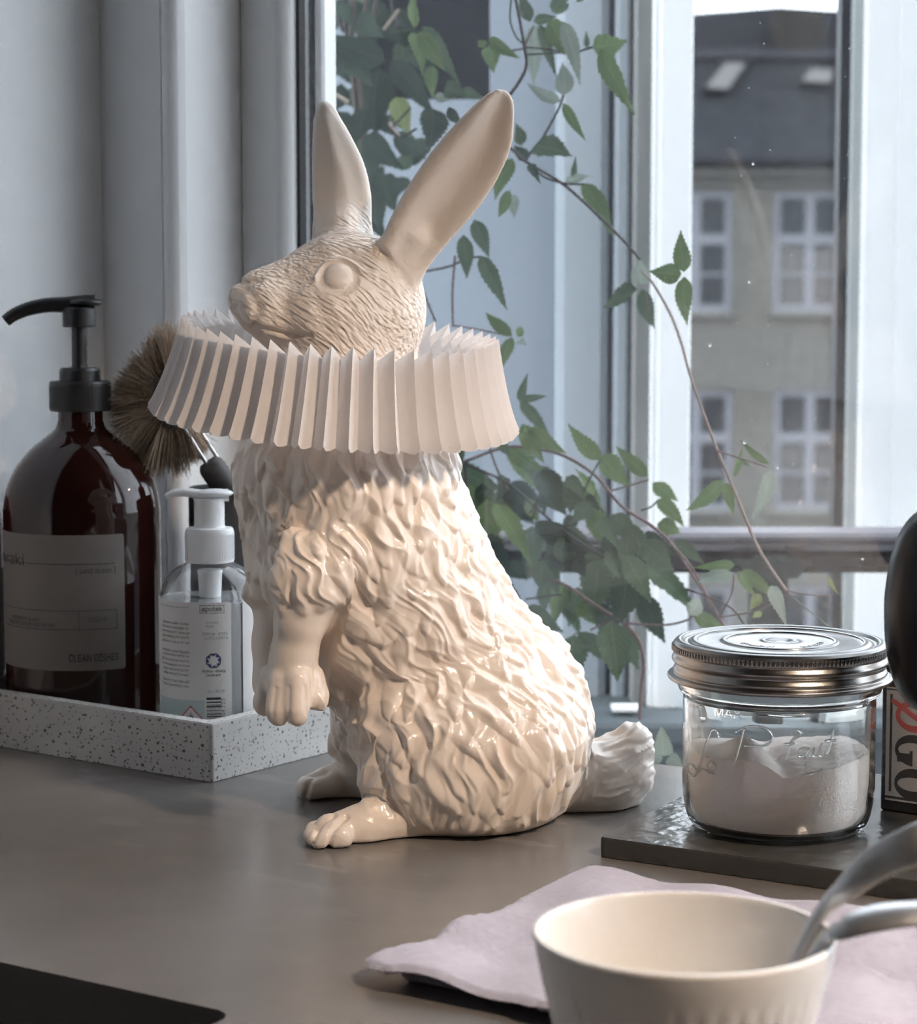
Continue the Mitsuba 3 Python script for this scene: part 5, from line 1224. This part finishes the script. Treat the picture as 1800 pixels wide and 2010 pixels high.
for pts, r, m in (([(1050, -60), (1085, 120), (1105, 240), (1115, 330), (1080, 410), (1020, 492), (900, 640), (740, 760)], (3.2, 3.6), 'm_stem_dark'), ([(1040, -20), (1033, 100), (1062, 185), (1100, 222)], 1.8, 'm_leaf_mid'),
        ([(935, 240), (1000, 258), (1105, 246)], 2.0, 'm_stem_dark'), ([(1108, 238), (1240, 250), (1345, 268), (1445, 236)], 2.0, 'm_stem_dark'), ([(1112, 276), (1250, 268), (1360, 262), (1450, 240)], 1.9, 'm_stem_dark'), ([(1105, 235), (1150, 135)], 2.0, 'm_stem_red'),
        ([(960, 700), (1050, 760), (1110, 815), (1300, 930), (1490, 1100), (1600, 1210), (1690, 1310)], (3.6, 2.6), 'm_stem_dark'), ([(1302, 480), (1275, 555), (1200, 690), (1150, 752), (1112, 810)], 2.4, 'm_stem_dark'), ([(1112, 815), (1200, 890), (1290, 922), (1405, 932)], 2.2, 'm_stem_dark'),
        ([(570, 1376), (720, 1346), (820, 1303), (890, 1297)], 2.4, 'm_stem_dark'), ([(565, 1390), (610, 1510), (657, 1625)], 2.3, 'm_stem_dark'), ([(755, 1290), (742, 1480), (745, 1650)], 2.6, 'm_stem_red'), ([(745, 1642), (870, 1662), (1032, 1697)], 1.7, 'm_stem_red'), ([(560, 650), (480, 690), (420, 640)], 2.6, 'm_stem_dark'), ([(440, 640), (530, 545)], 2.2, 'm_stem_dark'), ([(540, 150), (430, 165)], 1.7, 'm_leaf_mid')):
    stem(vine, 'A', pts, r, m, 1.57)
stem(vine, 'C', [(170, -55), (240, 25), (338, 200), (400, 370), (440, 520), (520, 750), (600, 962), (700, 1200), (830, 1510), (985, 1750)], (2.6, 3.0), 'm_stem_tan', 1.57, 1.47)
for pts, r, m in (([(600, 962), (740, 1008), (882, 1052)], 1.8, 'm_stem_red'), ([(600, 970), (592, 1025), (640, 1110)], 1.5, 'm_stem_dark'), ([(692, 1660), (680, 1760), (612, 1905)], 1.8, 'm_stem_red'), ([(985, 1750), (960, 1792), (820, 1862), (620, 1900)], 1.8, 'm_stem_red'), ([(985, 1750), (1100, 1770), (1245, 1782)], 1.5, 'm_stem_red'), ([(985, 1750), (1100, 1850), (1225, 1950)], 1.3, 'm_leaf_pale'), ([(1300, 1990), (1300, 1835)], 1.4, 'm_leaf_pale'),
        ([(330, 1480), (440, 1600), (520, 1740), (610, 1905), (640, 1950)], 2.4, 'm_stem_red'), ([(420, 1740), (560, 1790), (680, 1850), (750, 1940)], 2.0, 'm_stem_dark')):
    stem(vine, 'C', pts, r, m, 1.49)
for pts, r, m in (([(220, 752), (420, 682), (580, 690), (720, 730), (860, 822), (980, 962), (1130, 1062), (1232, 1152)], 3.2, 'm_stem_red'), ([(230, 762), (430, 852), (560, 962), (700, 1082), (900, 1212)], 2.6, 'm_stem_dark'), ([(520, 1285), (700, 1340), (870, 1452), (980, 1522), (1060, 1602), (1087, 1720), (1075, 1850), (1068, 1990)], (3.0, 4.0), 'm_stem_red'),
        ([(832, 1560), (900, 1525), (972, 1512)], 2.2, 'm_stem_red'), ([(980, 1527), (1180, 1537), (1290, 1515), (1330, 1488)], 2.2, 'm_stem_red'), ([(1232, 1152), (1340, 1322), (1440, 1492), (1475, 1545)], 2.6, 'm_stem_red'), ([(935, 890), (1020, 865), (1112, 838)], 1.8, 'm_stem_red'), ([(1075, 985), (1120, 970), (1155, 940)], 1.8, 'm_stem_dark'), ([(800, 892), (840, 810), (882, 735)], 1.8, 'm_stem_dark'),
        ([(550, 1032), (590, 900)], 2.0, 'm_stem_dark'), ([(520, 1412), (690, 1390)], 2.0, 'm_stem_dark'), ([(330, 632), (372, 760), (425, 885)], 2.2, 'm_stem_dark'), ([(770, 1572), (752, 1583)], 1.6, 'm_stem_red'), ([(330, 1430), (280, 1330), (260, 1200), (240, 1000), (228, 760)], 3.0, 'm_stem_dark'), ([(540, 1000), (590, 905)], 1.6, 'm_stem_dark')):
    stem(vine, 'D', pts, r, m, 1.56)
stem(vine, 'P', [(1268, 578), (1275, 620)], 1.4, 'm_stem_red', 1.55)
# dark stake beside the figure's back
t = thing('plant_stake', 'dark slim plant stake outside the window behind the rabbit lamp', 'stake')
stem(t, 'P', [(845, 780), (872, 920), (905, 1060), (940, 1200), (975, 1340), (1010, 1480)], 5.5, 'm_gasket', 1.47, name='__rod')

shrub = thing('dark_shrub', 'dark large-leaved shrub with woody stems outside, behind the rabbit ears', 'shrub')
S_ = '''405,310,128,178,140,d 250,95,385,182,110,d 372,340,360,665,175,d 430,300,632,562,115,d 300,682,482,842,125,d 282,782,332,922,145,d 442,700,602,762,110,d 152,180,130,422,105,d 382,880,452,1052,135,d 332,930,372,1152,110,d 500,800,622,762,95,d
160,560,242,762,120,d 482,862,524,760,80,m 300,60,180,40,100,d 210,250,330,420,120,d 180,420,130,560,110,d 330,1020,400,1200,90,d 380,60,470,200,80,d 240,760,180,900,110,d 430,560,520,660,80,m 520,900,440,1010,80,d 150,20,220,120,90,d 560,700,600,800,70,d 300,540,260,700,110,d'''
for r in S_.split():
    *q, kd = r.split(','); q = list(map(float, q)); add_leaf(shrub, 'A', *q, kd, Y=lrng.uniform(1.70, 1.80), serr=.15)
for i in range(26):
    q0 = np.array([lrng.uniform(640, 860), lrng.uniform(-10, 430)])
    if q0[0] > 700 + .35 * (430 - q0[1]) + 40: q0[0] = lrng.uniform(650, 760)
    a_ = lrng.uniform(.6, 2.4); ln_ = lrng.uniform(55, 105)
    add_leaf(shrub, 'P', q0[0], q0[1], q0[0] + ln_ * math.cos(a_), q0[1] + ln_ * math.sin(a_), ln_ * lrng.uniform(.42, .56), lrng.choice(list('dddm')), Y=lrng.uniform(1.74, 1.86), serr=.15)
for pts, r, m in (([(240, -60), (232, 200), (245, 420), (262, 600), (300, 770)], (7, 5), 'm_bark'), ([(320, -60), (285, 180), (272, 420), (290, 600), (298, 770)], (5, 4), 'm_bark'), ([(150, 200), (185, 330)], 3.5, 'm_bark'), ([(200, -60), (205, 120), (215, 330)], (5, 5), 'm_stem_dark'), ([(370, -60), (345, 60), (330, 160)], 4, 'm_bark'), ([(425, -40), (440, 60), (470, 130)], 3, 'm_stem_dark'), ([(120, -40), (160, 60), (190, 160)], 4, 'm_stem_dark')):
    stem(shrub, 'A', pts, r, m, 1.75)
for pts, r in (([(118, 460), (170, 488), (215, 516)], (3, 3.6)), ([(425, 620), (448, 660), (475, 692)], (3.4, 3.0)), ([(395, 150), (425, 110), (470, 50)], 3.0)):
    stem(shrub, 'A', pts, r, 'm_twig', 1.69, name='__twig')
